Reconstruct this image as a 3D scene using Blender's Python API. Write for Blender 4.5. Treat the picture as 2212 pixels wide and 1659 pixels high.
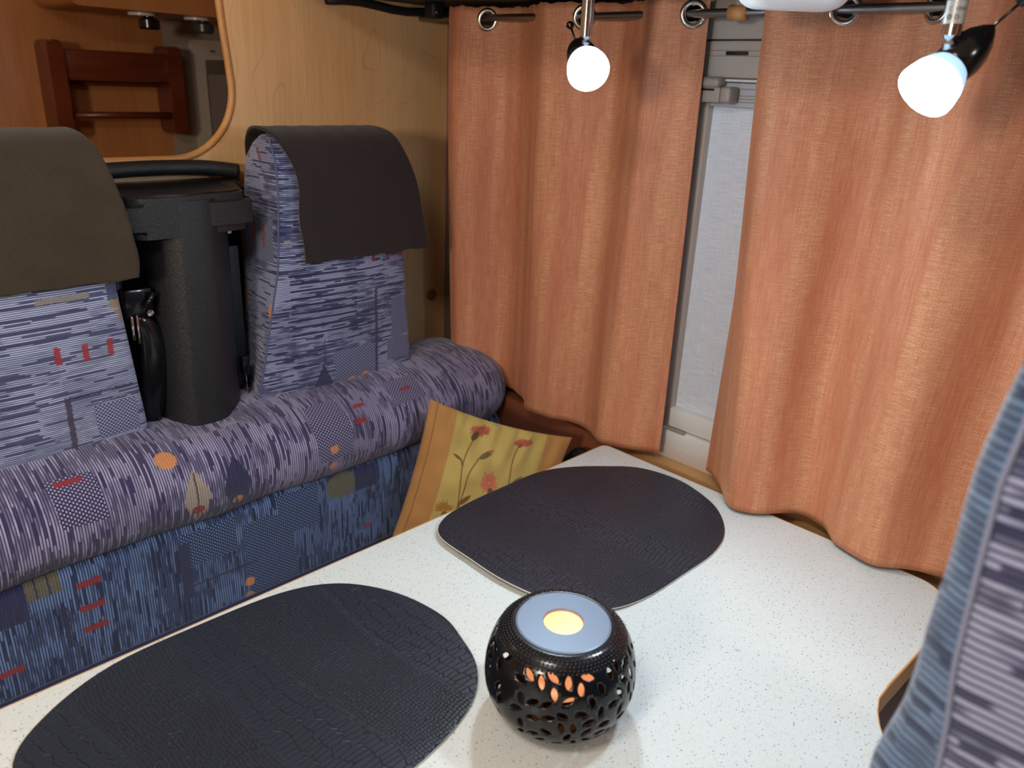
import bpy, bmesh, math, random
import numpy as np
from mathutils import Vector, Matrix
from mathutils.geometry import delaunay_2d_cdt
random.seed(7); rng = np.random.default_rng(7)
for o in list(bpy.data.objects): bpy.data.objects.remove(o)
SC = bpy.context.scene
COL = SC.collection
pi = math.pi

def lin(c):
    return tuple(((x/255)/12.92 if x/255 <= 0.04045 else ((x/255+0.055)/1.055)**2.4) for x in c)+(1.0,)

# ---------------------------------------------------------------- camera, world, lights, exposure
# origin: on the table top plane below the camera; x runs along the bench towards the window wall, z up
cam_d = bpy.data.cameras.new('camera'); cam = bpy.data.objects.new('camera', cam_d); COL.objects.link(cam)
r_, u_, f_ = Vector((0.7084,-0.7046,0.0421)), Vector((0.2250,0.2819,0.9327)), Vector((0.6690,0.6512,-0.3583))
f_ = f_.normalized(); r_ = (r_-f_*r_.dot(f_)).normalized(); u_ = r_.cross(f_)
M = Matrix.Identity(4)
for i in range(3): M[i][0], M[i][1], M[i][2] = r_[i], u_[i], -f_[i]
M[2][3] = 0.6
cam.matrix_world = M
cam_d.sensor_width = 36; cam_d.lens = 1700/2212*36; cam_d.clip_start = 0.02
cam_d.dof.use_dof = True; cam_d.dof.focus_distance = 1.05; cam_d.dof.aperture_fstop = 5.5
SC.camera = cam
SC.view_settings.view_transform = 'Standard'; SC.view_settings.look = 'None'
SC.view_settings.gamma = 1; SC.view_settings.use_curve_mapping = False
SC.view_settings.exposure = -0.04
w = bpy.data.worlds.new('world'); SC.world = w; w.use_nodes = True
w.node_tree.nodes['Background'].inputs[0].default_value = (0.02,0.022,0.03,1)
w.node_tree.nodes['Background'].inputs[1].default_value = 1.0

def light(kind, loc, power, color, size=0.05, target=None, spot=120, blend=0.6, sx=None):
    d = bpy.data.lights.new('room_light', kind); o = bpy.data.objects.new('room_light', d); COL.objects.link(o)
    o.location = loc; d.energy = power; d.color = color
    if kind == 'AREA':
        d.shape = 'RECTANGLE' if sx else 'DISK'; d.size = size
        if sx: d.size_y = sx
    elif kind == 'SPOT':
        d.spot_size = math.radians(spot); d.spot_blend = blend; d.shadow_soft_size = size
    else: d.shadow_soft_size = size
    if target is not None:
        o.rotation_euler = (Vector(target)-Vector(loc)).to_track_quat('-Z','Y').to_euler()
    return o
# warm ceiling lamp of the living area, behind and above the camera
light('AREA', (-0.20,0.25,1.14), 8.0, (1.0,0.92,0.84), 0.32)
# wall lamp on the left side of the living area
light('AREA', (-0.95,0.15,0.72), 11.0, (1.0,0.86,0.72), 0.22, (0.6,0.9,0.3))
# unseen cooler fill light, added to brighten the near table edge and right curtain
light('AREA', (0.80,-0.80,1.10), 9.0, (1.0,0.97,0.95), 0.30)
# added fill light that brightens the compartment beyond the partition
light('AREA', (-0.55,1.80,1.14), 2.4, (1.0,0.82,0.64), 0.20)

# ---------------------------------------------------------------- object helpers
ROOT = {}
def setp(o, label=None, cat=None, group=None, kind=None):
    if label: o['label'] = label
    if cat: o['category'] = cat
    if group: o['group'] = group
    if kind: o['kind'] = kind
    return o
def thing(name, loc, label=None, cat=None, group=None, kind=None, parent=None):
    o = bpy.data.objects.new(name, None); COL.objects.link(o); o.empty_display_size = 0.05
    base = Vector(loc)
    if parent is not None:
        o.parent = parent; o.location = base-ROOT[parent]
    else: o.location = base
    ROOT[o] = base
    return setp(o, label, cat, group, kind)
def mesh(name, V, F, mat, parent=None, smooth=True, uv=None, base=None, col=None, **k):
    """V in world coordinates; origin goes to the parent's base (or to the mesh's own base)."""
    V = [Vector(v) for v in V]
    if parent is not None: org = ROOT[parent]
    elif base is not None: org = Vector(base)
    else:
        org = Vector((sum(v.x for v in V)/len(V), sum(v.y for v in V)/len(V), min(v.z for v in V)))
    me = bpy.data.meshes.new(name)
    me.from_pydata([tuple(v-org) for v in V], [], F)
    if smooth: me.polygons.foreach_set('use_smooth', [True]*len(me.polygons))
    if uv is not None:
        ul = me.uv_layers.new(name='UVMap')
        if callable(uv):
            for l in me.loops: ul.data[l.index].uv = uv(V[l.vertex_index])
        elif len(uv) == len(V):
            for l in me.loops: ul.data[l.index].uv = uv[l.vertex_index]
        else:
            for i, c in enumerate(uv): ul.data[i].uv = c
    if col is not None:
        ca = me.color_attributes.new('print', 'FLOAT_COLOR', 'POINT')
        ca.data.foreach_set('color', np.asarray(col, dtype=np.float32).ravel())
    me.materials.append(mat); me.update()
    o = bpy.data.objects.new(name, me); COL.objects.link(o)
    if parent is not None: o.parent = parent
    else: o.location = org
    ROOT[o] = org
    return setp(o, **k)
def from_bm(name, bm, mat, parent=None, smooth=False, uv=None, angle=None, **k):
    bmesh.ops.recalc_face_normals(bm, faces=bm.faces)
    bm.verts.ensure_lookup_table()
    V = [v.co.copy() for v in bm.verts]; F = [[v.index for v in f.verts] for f in bm.faces]
    bm.free()
    o = mesh(name, V, F, mat, parent, smooth or angle is not None, uv, **k)
    if angle is not None:
        try: o.data.set_sharp_from_angle(angle=math.radians(angle))
        except Exception: pass
    return o
def box_bm(bm, c, s, bev=0.0, seg=2, rot=None):
    g = bmesh.ops.create_cube(bm, size=1)
    vs = g['verts']
    for v in vs: v.co = Vector((v.co.x*s[0], v.co.y*s[1], v.co.z*s[2]))
    if bev > 0:
        es = list({e for v in vs for e in v.link_edges})
        r = bmesh.ops.bevel(bm, geom=es+vs, offset=min(bev, min(s)*0.49), segments=seg, affect='EDGES', profile=0.5)
        vs = list({v for f in r['faces'] for v in f.verts} | set(v for v in vs if v.is_valid))
        # every vertex connected to this box
        seen = set(vs); st = list(vs)
        while st:
            v = st.pop()
            for e in v.link_edges:
                q = e.other_vert(v)
                if q not in seen: seen.add(q); st.append(q)
        vs = list(seen)
    for v in vs:
        if rot is not None: v.co = rot @ v.co
        v.co += Vector(c)
    return vs
def box(name, lo, hi, mat, parent=None, bev=0.002, seg=2, uv=None, **k):
    bm = bmesh.new()
    lo, hi = Vector(lo), Vector(hi)
    box_bm(bm, (lo+hi)/2, hi-lo, bev, seg)
    return from_bm(name, bm, mat, parent, angle=40 if bev else None, uv=uv, **k)
def frame_of(d):
    d = Vector(d).normalized()
    a = Vector((0,0,1)) if abs(d.z) < 0.9 else Vector((1,0,0))
    x = a.cross(d).normalized(); return x, d.cross(x), d
def lathe_data(prof, org, axis, n=48):
    x, y, d = frame_of(axis); org = Vector(org)
    V, F = [], []
    for (r, s) in prof:
        for k in range(n):
            a = 2*pi*k/n
            V.append(org+d*s+(x*math.cos(a)+y*math.sin(a))*max(r, 1e-5))
    for i in range(len(prof)-1):
        for k in range(n):
            a, b = i*n+k, i*n+(k+1) % n
            F.append((a, b, b+n, a+n))
    return V, F
def lathe(name, prof, org, axis, mat, parent=None, n=48, angle=35, **k):
    V, F = lathe_data(prof, org, axis, n)
    bm = bmesh.new(); vs = [bm.verts.new(v) for v in V]
    for f in F: bm.faces.new([vs[i] for i in f])
    bmesh.ops.remove_doubles(bm, verts=bm.verts, dist=3e-5)
    return from_bm(name, bm, mat, parent, angle=angle, **k)
def tube_data(pts, r, n=10, closed=False):
    pts = [Vector(p) for p in pts]; V, F = [], []
    px = None; m = len(pts)
    for i, p in enumerate(pts):
        if closed: t = pts[(i+1) % m]-pts[i-1]
        else: t = pts[min(i+1, m-1)]-pts[max(i-1, 0)]
        t.normalize()
        if px is None: px = frame_of(t)[0]
        px = (px-t*px.dot(t)).normalized(); py = t.cross(px)
        rr = r[i] if isinstance(r, (list, tuple)) else r
        for k in range(n):
            a = 2*pi*k/n; V.append(p+(px*math.cos(a)+py*math.sin(a))*rr)
    for i in range(m if closed else m-1):
        for k in range(n):
            a, b = i*n+k, i*n+(k+1) % n; c, d = (((i+1) % m)*n+(k+1) % n), (((i+1) % m)*n+k)
            F.append((a, b, c, d))
    if not closed:
        F.append(tuple(range(n))[::-1]); F.append(tuple((m-1)*n+k for k in range(n)))
    return V, F
def tube(name, pts, r, mat, parent=None, n=10, closed=False, **k):
    V, F = tube_data(pts, r, n, closed)
    return mesh(name, V, F, mat, parent, **k)
def catmull(P, n):
    """n samples over a polyline of tuples"""
    P = np.array(P, float); m = len(P)-1; out = []
    for i in range(n):
        t = i/(n-1)*m; k = min(int(t), m-1); f = t-k
        p0, p1, p2, p3 = P[max(k-1,0)], P[k], P[k+1], P[min(k+2,m)]
        out.append(0.5*((2*p1)+(-p0+p2)*f+(2*p0-5*p1+4*p2-p3)*f*f+(-p0+3*p1-3*p2+p3)*f**3))
    return np.array(out)
def grid_faces(nu, nv, wrap=False):
    F = []
    for j in range(nv-1):
        for i in range(nu if wrap else nu-1):
            a = j*nu+i; b = j*nu+(i+1) % nu
            F.append((a, b, b+nu, a+nu))
    return F
def prism(name, poly, z0, z1, mat, parent=None, bev=0.0, seg=2, uv=None, ax='z', **k):
    """extrude a closed 2-D polygon; ax='z': (x,y); ax='y': (x,z); ax='x': (y,z)"""
    def P(a, b, h): return Vector((a, b, h)) if ax == 'z' else (Vector((a, h, b)) if ax == 'y' else Vector((h, a, b)))
    bm = bmesh.new()
    lo = [bm.verts.new(P(a, b, z0)) for a, b in poly]; hi = [bm.verts.new(P(a, b, z1)) for a, b in poly]
    n = len(poly)
    fb = bm.faces.new(lo[::-1]); ft = bm.faces.new(hi)
    for i in range(n): bm.faces.new((lo[i], lo[(i+1) % n], hi[(i+1) % n], hi[i]))
    if bev:
        bmesh.ops.bevel(bm, geom=list(fb.edges)+list(ft.edges), offset=bev, segments=seg, affect='EDGES')
    return from_bm(name, bm, mat, parent, angle=40, uv=uv, **k)
def rrect(x0, y0, x1, y1, r, n=6):
    out = []
    for cx, cy, a0 in ((x1-r,y1-r,0),(x0+r,y1-r,pi/2),(x0+r,y0+r,pi),(x1-r,y0+r,1.5*pi)):
        for i in range(n+1):
            a = a0+pi/2*i/n; out.append((cx+r*math.cos(a), cy+r*math.sin(a)))
    return out

# ---------------------------------------------------------------- node mini-language
class G:
    def __init__(s, name, rough=0.6, metal=0.0, spec=0.5):
        s.m = bpy.data.materials.new(name); s.m.use_nodes = True
        s.nt = s.m.node_tree; s.N = s.nt.nodes; s.L = s.nt.links
        s.b = s.N['Principled BSDF']; s.b.inputs['Roughness'].default_value = rough
        s.b.inputs['Metallic'].default_value = metal; s.b.inputs['Specular IOR Level'].default_value = spec
    def put(s, sock, v):
        if isinstance(v, X): s.L.new(v.s, sock)
        elif isinstance(v, bpy.types.NodeSocket): s.L.new(v, sock)
        else: sock.default_value = v
    def math(s, op, *a):
        n = s.N.new('ShaderNodeMath'); n.operation = op
        for i, v in enumerate(a): s.put(n.inputs[i], v)
        return X(s, n.outputs[0])
    def uv(s):
        n = s.N.new('ShaderNodeTexCoord'); return n.outputs['UV']
    def obj(s):
        n = s.N.new('ShaderNodeTexCoord'); return n.outputs['Object']
    def sep(s, v):
        n = s.N.new('ShaderNodeSeparateXYZ'); s.put(n.inputs[0], v)
        return [X(s, n.outputs[i]) for i in range(3)]
    def comb(s, x, y, z=0.0):
        n = s.N.new('ShaderNodeCombineXYZ')
        for i, v in enumerate((x, y, z)): s.put(n.inputs[i], v)
        return X(s, n.outputs[0])
    def noise(s, vec, scale=1.0, detail=2.0, rough=0.5, dist=0.0):
        n = s.N.new('ShaderNodeTexNoise'); s.put(n.inputs['Vector'], vec)
        n.inputs['Scale'].default_value = scale; n.inputs['Detail'].default_value = detail
        n.inputs['Roughness'].default_value = rough; n.inputs['Distortion'].default_value = dist
        return X(s, n.outputs[0])
    def white(s, vec):
        n = s.N.new('ShaderNodeTexWhiteNoise'); n.noise_dimensions = '3D'; s.put(n.inputs['Vector'], vec)
        return X(s, n.outputs['Value'])
    def voro(s, vec, scale=1.0, feat='F1', rand=1.0, col=False):
        n = s.N.new('ShaderNodeTexVoronoi'); n.feature = feat; s.put(n.inputs['Vector'], vec)
        n.inputs['Scale'].default_value = scale; n.inputs['Randomness'].default_value = rand
        if col: return X(s, n.outputs['Distance']), X(s, n.outputs['Color'])
        return X(s, n.outputs['Distance'])
    def mix(s, f, a, b):
        n = s.N.new('ShaderNodeMix'); n.data_type = 'RGBA'; s.put(n.inputs[0], f)
        s.put(n.inputs[6], a); s.put(n.inputs[7], b); return X(s, n.outputs[2])
    def ramp(s, f, stops):
        n = s.N.new('ShaderNodeValToRGB'); s.put(n.inputs[0], f); e = n.color_ramp.elements
        while len(e) < len(stops): e.new(0.5)
        for i, (p, c) in enumerate(stops): e[i].position = p; e[i].color = c
        return X(s, n.outputs[0])
    def bump(s, h, strength=0.5, dist=0.001):
        n = s.N.new('ShaderNodeBump'); s.put(n.inputs['Height'], h)
        n.inputs['Strength'].default_value = strength; n.inputs['Distance'].default_value = dist
        s.L.new(n.outputs[0], s.b.inputs['Normal'])
    def color(s, c): s.put(s.b.inputs['Base Color'], c)
class X:
    def __init__(s, g, sock): s.g = g; s.s = sock
    def __add__(a, b): return a.g.math('ADD', a, b)
    __radd__ = __add__
    def __sub__(a, b): return a.g.math('SUBTRACT', a, b)
    def __rsub__(a, b): return a.g.math('SUBTRACT', b, a)
    def __mul__(a, b): return a.g.math('MULTIPLY', a, b)
    __rmul__ = __mul__
    def __truediv__(a, b): return a.g.math('DIVIDE', a, b)
    def abs(a): return a.g.math('ABSOLUTE', a)
    def floor(a): return a.g.math('FLOOR', a)
    def frac(a): return a.g.math('FRACT', a)
    def lt(a, b): return a.g.math('LESS_THAN', a, b)
    def gt(a, b): return a.g.math('GREATER_THAN', a, b)
    def max(a, b): return a.g.math('MAXIMUM', a, b)
    def min(a, b): return a.g.math('MINIMUM', a, b)
    def sin(a): return a.g.math('SINE', a)
    def sqrt(a): return a.g.math('SQRT', a)
    def clamp(a, lo=0.0, hi=1.0): return a.max(lo).min(hi)
    def step(a, lo, hi):
        n = a.g.N.new('ShaderNodeMapRange'); n.interpolation_type = 'SMOOTHSTEP'
        a.g.put(n.inputs[0], a); n.inputs[1].default_value = lo; n.inputs[2].default_value = hi
        return X(a.g, n.outputs[0])
def plain(name, c, rough=0.5, metal=0.0, spec=0.5, nz=0.0, nscale=200, bump=0.0):
    g = G(name, rough, metal, spec)
    c = lin(c)
    if nz or bump:
        n = g.noise(g.obj(), nscale, 3)
        d = tuple(x*(1-nz) for x in c[:3])+(1,)
        g.color(g.mix(n, d, tuple(min(1, x*(1+nz)) for x in c[:3])+(1,)))
        if bump: g.bump(n, bump, 0.001)
    else:
        n = g.noise(g.obj(), 30, 2)
        g.color(g.mix(n, c, tuple(x*0.96 for x in c[:3])+(1,)))
    return g.m

# ---- woven seat fabric: thin broken lines, motifs woven in.  (s: along the lines, t: across them)
RED, ORA, NAV, OLI, BEI = (150,38,44), (222,150,92), (40,44,84), (104,100,80), (168,156,140)
def fabric(name, along, motifs, lightc=(168,170,204), darkc=(62,64,104), period=0.0042, checks=(), var=0.5):
    g = G(name, 0.9, 0, 0.15)
    g.b.inputs['Sheen Weight'].default_value = 0.25; g.b.inputs['Sheen Roughness'].default_value = 0.6
    u, v, _ = g.sep(g.uv())
    s, t = (u, v) if along == 'u' else (v, u)
    wob = (g.noise(g.comb(s*9.0, t*9.0, 0.0), 1.0, 1)-0.5)*0.004
    tt = (t+wob)/period
    idx = tt.floor(); fr = tt.frac()
    prof = 1.0-((fr-0.5).abs()*2.0).step(0.35, 0.95)
    rnd = g.noise(g.comb(idx*3.731, s*20.0, 3.1), 1.0, 2, 0.6)
    big = g.noise(g.comb(u*14.0, v*14.0, 1.7), 1.0, 2)
    on = (rnd+(big-0.5)*0.8).step(0.38, 0.56)
    # blocks of a calmer, darker weave
    bl = g.white(g.comb((u/0.061+0.3).floor(), (v/0.043+0.6).floor(), 2.0)).gt(0.66)
    m = prof*(on*var+(1.0-var))*(1.0-bl*0.25)
    # sparse heavy dark threads
    hv = g.noise(g.comb(idx*7.37, s*16.0, 8.3), 1.0, 1).step(0.585, 0.61)
    m = m*(1.0-hv*0.9)
    # checked patches
    for (cu, cv, wu, wv) in checks:
        ins = ((u-cu).abs()/wu).max((v-cv).abs()/wv)
        ins = (ins+(big-0.5)*0.35).lt(1.0)
        ch = ((s/0.0062+(idx*0.5).frac()*1.0).frac()-0.5).abs().step(0.16, 0.3)
        m = m*(1.0-ins)+ins*ch*prof*0.9
    # yarn beads
    bead = g.noise(g.comb(s*900.0, t*900.0, 0.0), 1.0, 1)
    m2 = (m*(0.72+bead*0.55)).clamp()
    lc, dc = lin(lightc), lin(darkc)
    tint = g.noise(g.comb(u*30.0, v*30.0, 9.0), 1.0, 1)
    lcol = g.mix(tint, lc, tuple(a*b for a, b in zip(lc[:3], (0.86,0.9,1.02)))+(1,))
    col = g.mix(m2, dc, lcol)
    # woven motifs with thread-stepped outlines
    us = u+(g.white(g.comb((v/0.0012).floor(), 0.0, 0.0))-0.5)*0.0022
    vs = v+(g.white(g.comb((u/0.0012).floor(), 5.0, 0.0))-0.5)*0.0022
    for mt in motifs:
        kind, cu, cv, wu, wv, c = mt[:6]
        if kind == 'rect': d = ((us-cu).abs()/wu).max((vs-cv).abs()/wv)
        elif kind == 'slant':
            d = ((us-cu).abs()/wu).max((vs-cv-(us-cu)*mt[6]).abs()/wv)
        elif kind == 'ell':
            a = (us-cu)/wu; b = (vs-cv)/wv; d = (a*a+b*b).sqrt()
        elif kind == 'dia': d = (((us-cu).abs()/wu)*((us-cu).abs()/wu)*0.35+((us-cu).abs()/wu)*0.65)+(((vs-cv).abs())/wv)
        elif kind == 'tri':   # apex up
            d = ((us-cu).abs()/(((cv+wv)-vs).max(0.0)*(wu/(2*wv))+0.0001)).max((vs-cv).abs()/wv)
        elif kind == 'grid':  # bundle of dark lines
            ins = ((us-cu).abs()/wu).max((vs-cv).abs()/wv).lt(1.0)
            ln = (((t/mt[6]).frac()-0.5).abs()).gt(0.36)
            col = g.mix(ins*ln*0.95, col, lin(c)); continue
        elif kind == 'fringe':  # dark teeth of uneven length
            ins = ((us-cu).abs()/wu).lt(1.0)
            top = cv+wv-g.white(g.comb((t/mt[6]).floor(), 1.0, 1.0))*wv*1.2
            ln = (((t/mt[6]).frac()-0.5).abs()).gt(0.26)
            col = g.mix(ins*ln*(vs.lt(top))*(vs.gt(cv-wv))*0.9, col, lin(c)); continue
        lc2 = lin(c)
        wv_ = g.mix(bead*prof, tuple(x*0.72 for x in lc2[:3])+(1,), tuple(min(1, x*1.15) for x in lc2[:3])+(1,))
        col = g.mix(d.lt(1.0)*0.93, col, wv_)
    g.color(col)
    g.bump(prof*0.7+bead*0.5, 0.55, 0.0012)
    return g.m

def wood(name, c1, c2, grain='z', rough=0.38, scale=1.0, lines=0.35):
    g = G(name, rough)
    x, y, z = g.sep(g.obj())
    a, b, c = (x, y, z) if grain == 'z' else ((z, y, x) if grain == 'x' else (x, z, y))
    # c runs along the grain
    big = g.noise(g.comb(a*9.0*scale, b*9.0*scale, c*1.2), 1.0, 3, 0.5, 0.3)
    fine = g.noise(g.comb(a*260.0, b*260.0, c*7.0), 1.0, 3, 0.6)
    wv = g.noise(g.comb(a*5.0*scale, b*5.0*scale, c*1.6), 1.0, 2, 0.5, 0.0)
    ring = ((wv*16.0).frac()-0.5).abs().step(0.0, 0.035)
    m = (big*0.55+fine*0.45)
    base = g.mix(m.step(0.3, 0.7), lin(c1), lin(c2))
    dark = tuple(v*0.62 for v in lin(c2)[:3])+(1,)
    col = g.mix((1.0-ring)*lines, base, dark)
    g.color(col); g.bump(fine, 0.08, 0.0005)
    return g.m

MAPLE = wood('maple_veneer', (232,190,138), (216,168,114))
MAPLE_X = wood('maple_trim', (226,184,132), (206,158,106), 'x', lines=0.15)
MAPLE_Y = wood('maple_ledge', (206,160,104), (184,136,84), 'y', lines=0.15)
BAND = wood('beech_edge_band', (226,180,122), (212,160,104), 'x', lines=0.0, rough=0.32)
REDWOOD = wood('stained_redwood', (118,52,28), (84,34,18), 'x', rough=0.3, lines=0.2)
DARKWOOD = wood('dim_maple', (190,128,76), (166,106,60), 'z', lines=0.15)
GREY = plain('pearl_grey_plastic', (176,166,158), 0.45, nz=0.03, nscale=60)
GREYD = plain('mid_grey_plastic', (150,140,132), 0.45)
WHITE = plain('white_plastic', (226,226,224), 0.3)
CREAM = plain('cream_wall', (190,178,166), 0.6)
BLACKP = plain('gloss_black_plastic', (16,17,20), 0.18)
MATTB = plain('matt_black', (16,16,18), 0.6)
CHROME = plain('chrome', (214,214,216), 0.12, 1.0)
ROD = plain('brushed_rod', (158,156,152), 0.38, 1.0)
RING = plain('nickel_ring', (206,202,194), 0.22, 1.0)
FLOOR = plain('grey_vinyl_floor', (96,90,88), 0.6, nz=0.12, nscale=300)
UNDERSHADE = plain('shaded_underside', (52,42,40), 0.6)  # dark colour paints the shade under the overhead locker
CEIL = plain('ceiling_panel', (226,218,206), 0.7)

# ---------------------------------------------------------------- room shell
def S(name, lo, hi, mat, **k): return box(name, lo, hi, mat, bev=0, kind='structure', **k)
S('floor', (-1.1,-1.5,-0.76), (1.2,2.3,-0.72), FLOOR)
S('ceiling', (-1.1,-1.5,1.2), (1.2,2.3,1.24), CEIL)
S('wall_left', (-1.14,-1.5,-0.76), (-1.1,2.3,1.24), CREAM)
S('wall_rear', (-1.1,-1.54,-0.76), (1.2,-1.5,1.24), DARKWOOD)
# window wall, built round the window opening
SHADED = plain('shade_darkened_wall', (132,110,98), 0.6)  # wall colour darkened to paint the shadow beside the curtain
ww = thing('wall_right', (1.15,0.4,-0.72), kind='structure')
for n, lo, hi in (('wall_panel',(1.15,-1.5,-0.76),(1.2,2.3,-0.026)), ('wall_panel',(1.15,-1.5,0.70),(1.2,2.3,1.24)),
              ('wall_panel',(1.15,0.735,-0.026),(1.2,2.3,0.70)), ('wall_panel',(1.15,-1.5,-0.026),(1.2,-0.25,0.70))):
    box(n, lo, hi, SHADED, ww, bev=0)
# wooden partition behind the bench with its opening
wb = thing('wall_back', (0.4,1.36,-0.72), kind='structure')
R = 0.115; ox, oz = 0.676, 0.452
arc = [(ox-R+R*math.sin(a), oz+R-R*math.cos(a)) for a in [i*pi/2/14 for i in range(15)]]
arc = [(x-(1-max(0,(z-oz)/0.75))*0.0+(-0.022*max(0,(z-0.57)/0.13) if z > 0.57 else 0), z) for x, z in arc]
arc += [(0.673,0.61),(0.668,0.66),(0.664,0.72),(0.660,0.80)]
poly = [(1.15,-0.72),(1.15,1.2)]+[(0.655,1.2)]+arc[::-1]+[(-1.1,oz),(-1.1,-0.72)]
prism('panel', poly, 1.35, 1.368, MAPLE, wb, ax='y')
tr = thing('trim_1', (0.6,1.35,0.45), kind='structure')
rim = [(x-0.004, 1.352, z+0.004) for x, z in [(-1.1,oz)]+arc+[(0.655,1.19)]]
tube('trim_1_rim', rim, 0.0062, wood('rim_wood', (214,156,92), (196,138,78), 'x', lines=0.1), tr, n=12).name = 'rim_moulding'
lathe('screw_cap', [(0,0),(0.0125,0),(0.0135,0.0012),(0.0135,0.003)], (1.112,1.3475,0.141), (0,1,0), plain('brown_cap', (150,96,56), 0.5), wb, n=28)

# ledge below the window, its apron and a black panel painting the shade beneath
t2 = thing('trim_2', (1.12,0.5,-0.10), kind='structure')
box('ledge_board', (1.088,-0.4,-0.034), (1.15,0.80,-0.02), MAPLE_Y, t2, bev=0.003)
box('ledge_lip', (1.080,-0.4,-0.060), (1.092,0.80,-0.0335), MAPLE_Y, t2, bev=0.003)
box('apron_board', (1.098,0.801,-0.104), (1.148,1.349,-0.022), wood('brown_apron', (140,82,54), (120,68,44), 'y', lines=0.1), t2, bev=0.002)
box('recess_shade', (1.125,-0.4,-0.40), (1.145,1.35,-0.10), MATTB, t2, bev=0)

# ---------------------------------------------------------------- window with cassette and blind
win = thing('window_1', (1.15,0.45,-0.026), kind='structure')
wy0, wy1 = -0.25, 0.735
def yb(n, y0, z0, y1, z1, x0, x1, m=GREY, bev=0.003, par=win): return box(n, (x0, y0, z0), (x1, y1, z1), m, par, bev=bev)
yb('frame_post', 0.700, -0.026, 0.735, 0.62, 1.128, 1.16)
yb('frame_post', -0.25, -0.026, -0.215, 0.62, 1.128, 1.16)
yb('head_strip', wy0, 0.672, wy1, 0.735, 1.122, 1.16)
cass = yb('blind_cassette', wy0, 0.618, wy1, 0.671, 1.120, 1.16, plain('cassette_grey', (188,178,168), 0.4), 0.006)
for z in (0.6565, 0.649): box('groove', (1.1185,wy0+0.01,z-0.0006), (1.121,wy1-0.01,z+0.0006), GREYD, cass, bev=0)
box('slot', (1.1175,0.640,0.6502), (1.1208,0.676,0.6555), MATTB, cass, bev=0.0006)
yb('light_strip', wy0, 0.6135, 0.71, 0.6175, 1.124, 1.16, WHITE, 0.001)
blind = plain('pleated_blind', (214,220,232), 0.7)
gb = G('linen_blind', 0.7); x, y, z = gb.sep(gb.obj())
nz = gb.noise(gb.comb(0.0, y*30.0, z*1100.0), 1.0, 2)*0.6+gb.noise(gb.comb(0.0, y*1100.0, z*30.0), 1.0, 2)*0.4
gb.color(gb.mix(nz.step(0.35,0.65), lin((198,204,216)), lin((222,228,238)))); gb.bump(nz, 0.2, 0.0006)
yb('roller_blind', -0.21, 0.066, 0.7, 0.582, 1.142, 1.148, gb.m, 0)
top = yb('top_rail', -0.21, 0.578, 0.7, 0.6125, 1.130, 1.15, plain('cool_rail', (186,190,200), 0.35), 0.002)
for z in (0.604, 0.5945, 0.590, 0.5855): box('rail_groove', (1.1285,-0.21,z-0.0007), (1.131,0.7,z+0.0007), GREYD, top, bev=0)
la = thing('window_latch', (1.12,0.70,0.58), parent=win)
la.name = 'blind_latch'
box('latch_body', (1.108,0.672,0.583), (1.130,0.742,0.6055), GREYD, la, bev=0.003)
box('latch_cap', (1.104,0.674,0.604), (1.130,0.747,0.620), GREYD, la, bev=0.006, seg=3)
box('latch_knob', (1.100,0.650,0.5835), (1.128,0.668,0.6065), GREYD, la, bev=0.0045, seg=3)
box('latch_pin', (1.112,0.666,0.587), (1.128,0.676,0.600), GREYD, la, bev=0.002)
box('latch_slot', (1.1065,0.682,0.6000), (1.109,0.727,0.6030), MATTB, la, bev=0)
yb('bottom_rail', -0.21, 0.036, 0.702, 0.072, 1.126, 1.15, WHITE, 0.003)
yb('bottom_rail', -0.21, 0.003, 0.712, 0.034, 1.120, 1.15, WHITE, 0.003)
box('rail_catch', (1.1185,0.662,0.032), (1.124,0.70,0.0375), GREYD, win, bev=0.001)
yb('sill', wy0, -0.022, 0.722, 0.004, 1.118, 1.15, plain('sill_grey', (206,196,188), 0.45), 0.003)

# ---------------------------------------------------------------- overhead cabinet above the window
cab = thing('overhead_cabinet', (0.95,0.4,0.735), 'overhead locker with shade-painted underside above the window curtains', 'cabinet')
box('cabinet_body', (0.80,-1.2,0.745), (1.15,1.348,1.19), MAPLE, cab, bev=0.003)
box('bottom_panel', (0.80,-1.2,0.733), (1.15,1.348,0.745), UNDERSHADE, cab, bev=0.003)
tube('edge_seal', [(0.86+0.29*(i/8),1.342,0.722+0.004*math.sin(i)) for i in range(9)], 0.008, MATTB, cab, n=10)
tube('cable', [(1.138,y,0.7265) for y in (1.34,1.0,0.7,0.3,-0.1)], 0.005, plain('dark_cable', (48,40,48), 0.5), cab, n=8)
box('cable_clip', (1.040,1.262,0.706), (1.070,1.292,0.735), MATTB, cab, bev=0.006, seg=3)
lathe('clip_screw', [(0,0),(0.004,0),(0.004,0.003),(0,0.004)], (1.048,1.262,0.716), (0,-1,0), CHROME, cab, n=16)

# ---------------------------------------------------------------- compartment seen through the opening
S('wall_front', (-1.1,2.2,-0.76), (1.2,2.24,1.24), DARKWOOD)
wp = thing('window_2', (1.05,2.19,0.3), kind='structure')
pale = plain('pale_frame', (182,172,158), 0.5)
box('surround_panel', (0.915,2.188,0.30), (1.15,2.2,0.74), plain('pale_wall', (150,136,120), 0.6), wp, bev=0.001)
prism('frame_board', [(0.975,0.30),(0.975,0.66),(0.983,0.668),(1.15,0.668),(1.15,0.622),(1.012,0.622),(1.012,0.30)], 2.176, 2.188, pale, wp, bev=0.002, ax='y')
for xx in (1.030, 1.078): box('frame_slot', (xx,2.1745,0.6395), (xx+0.013,2.1765,0.6435), plain('rust_slot', (90,36,26), 0.6), wp, bev=0)
box('shade_roll', (1.012,2.178,0.585), (1.15,2.19,0.622), plain('taupe_shade', (96,80,72), 0.6), wp, bev=0.004)
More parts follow.
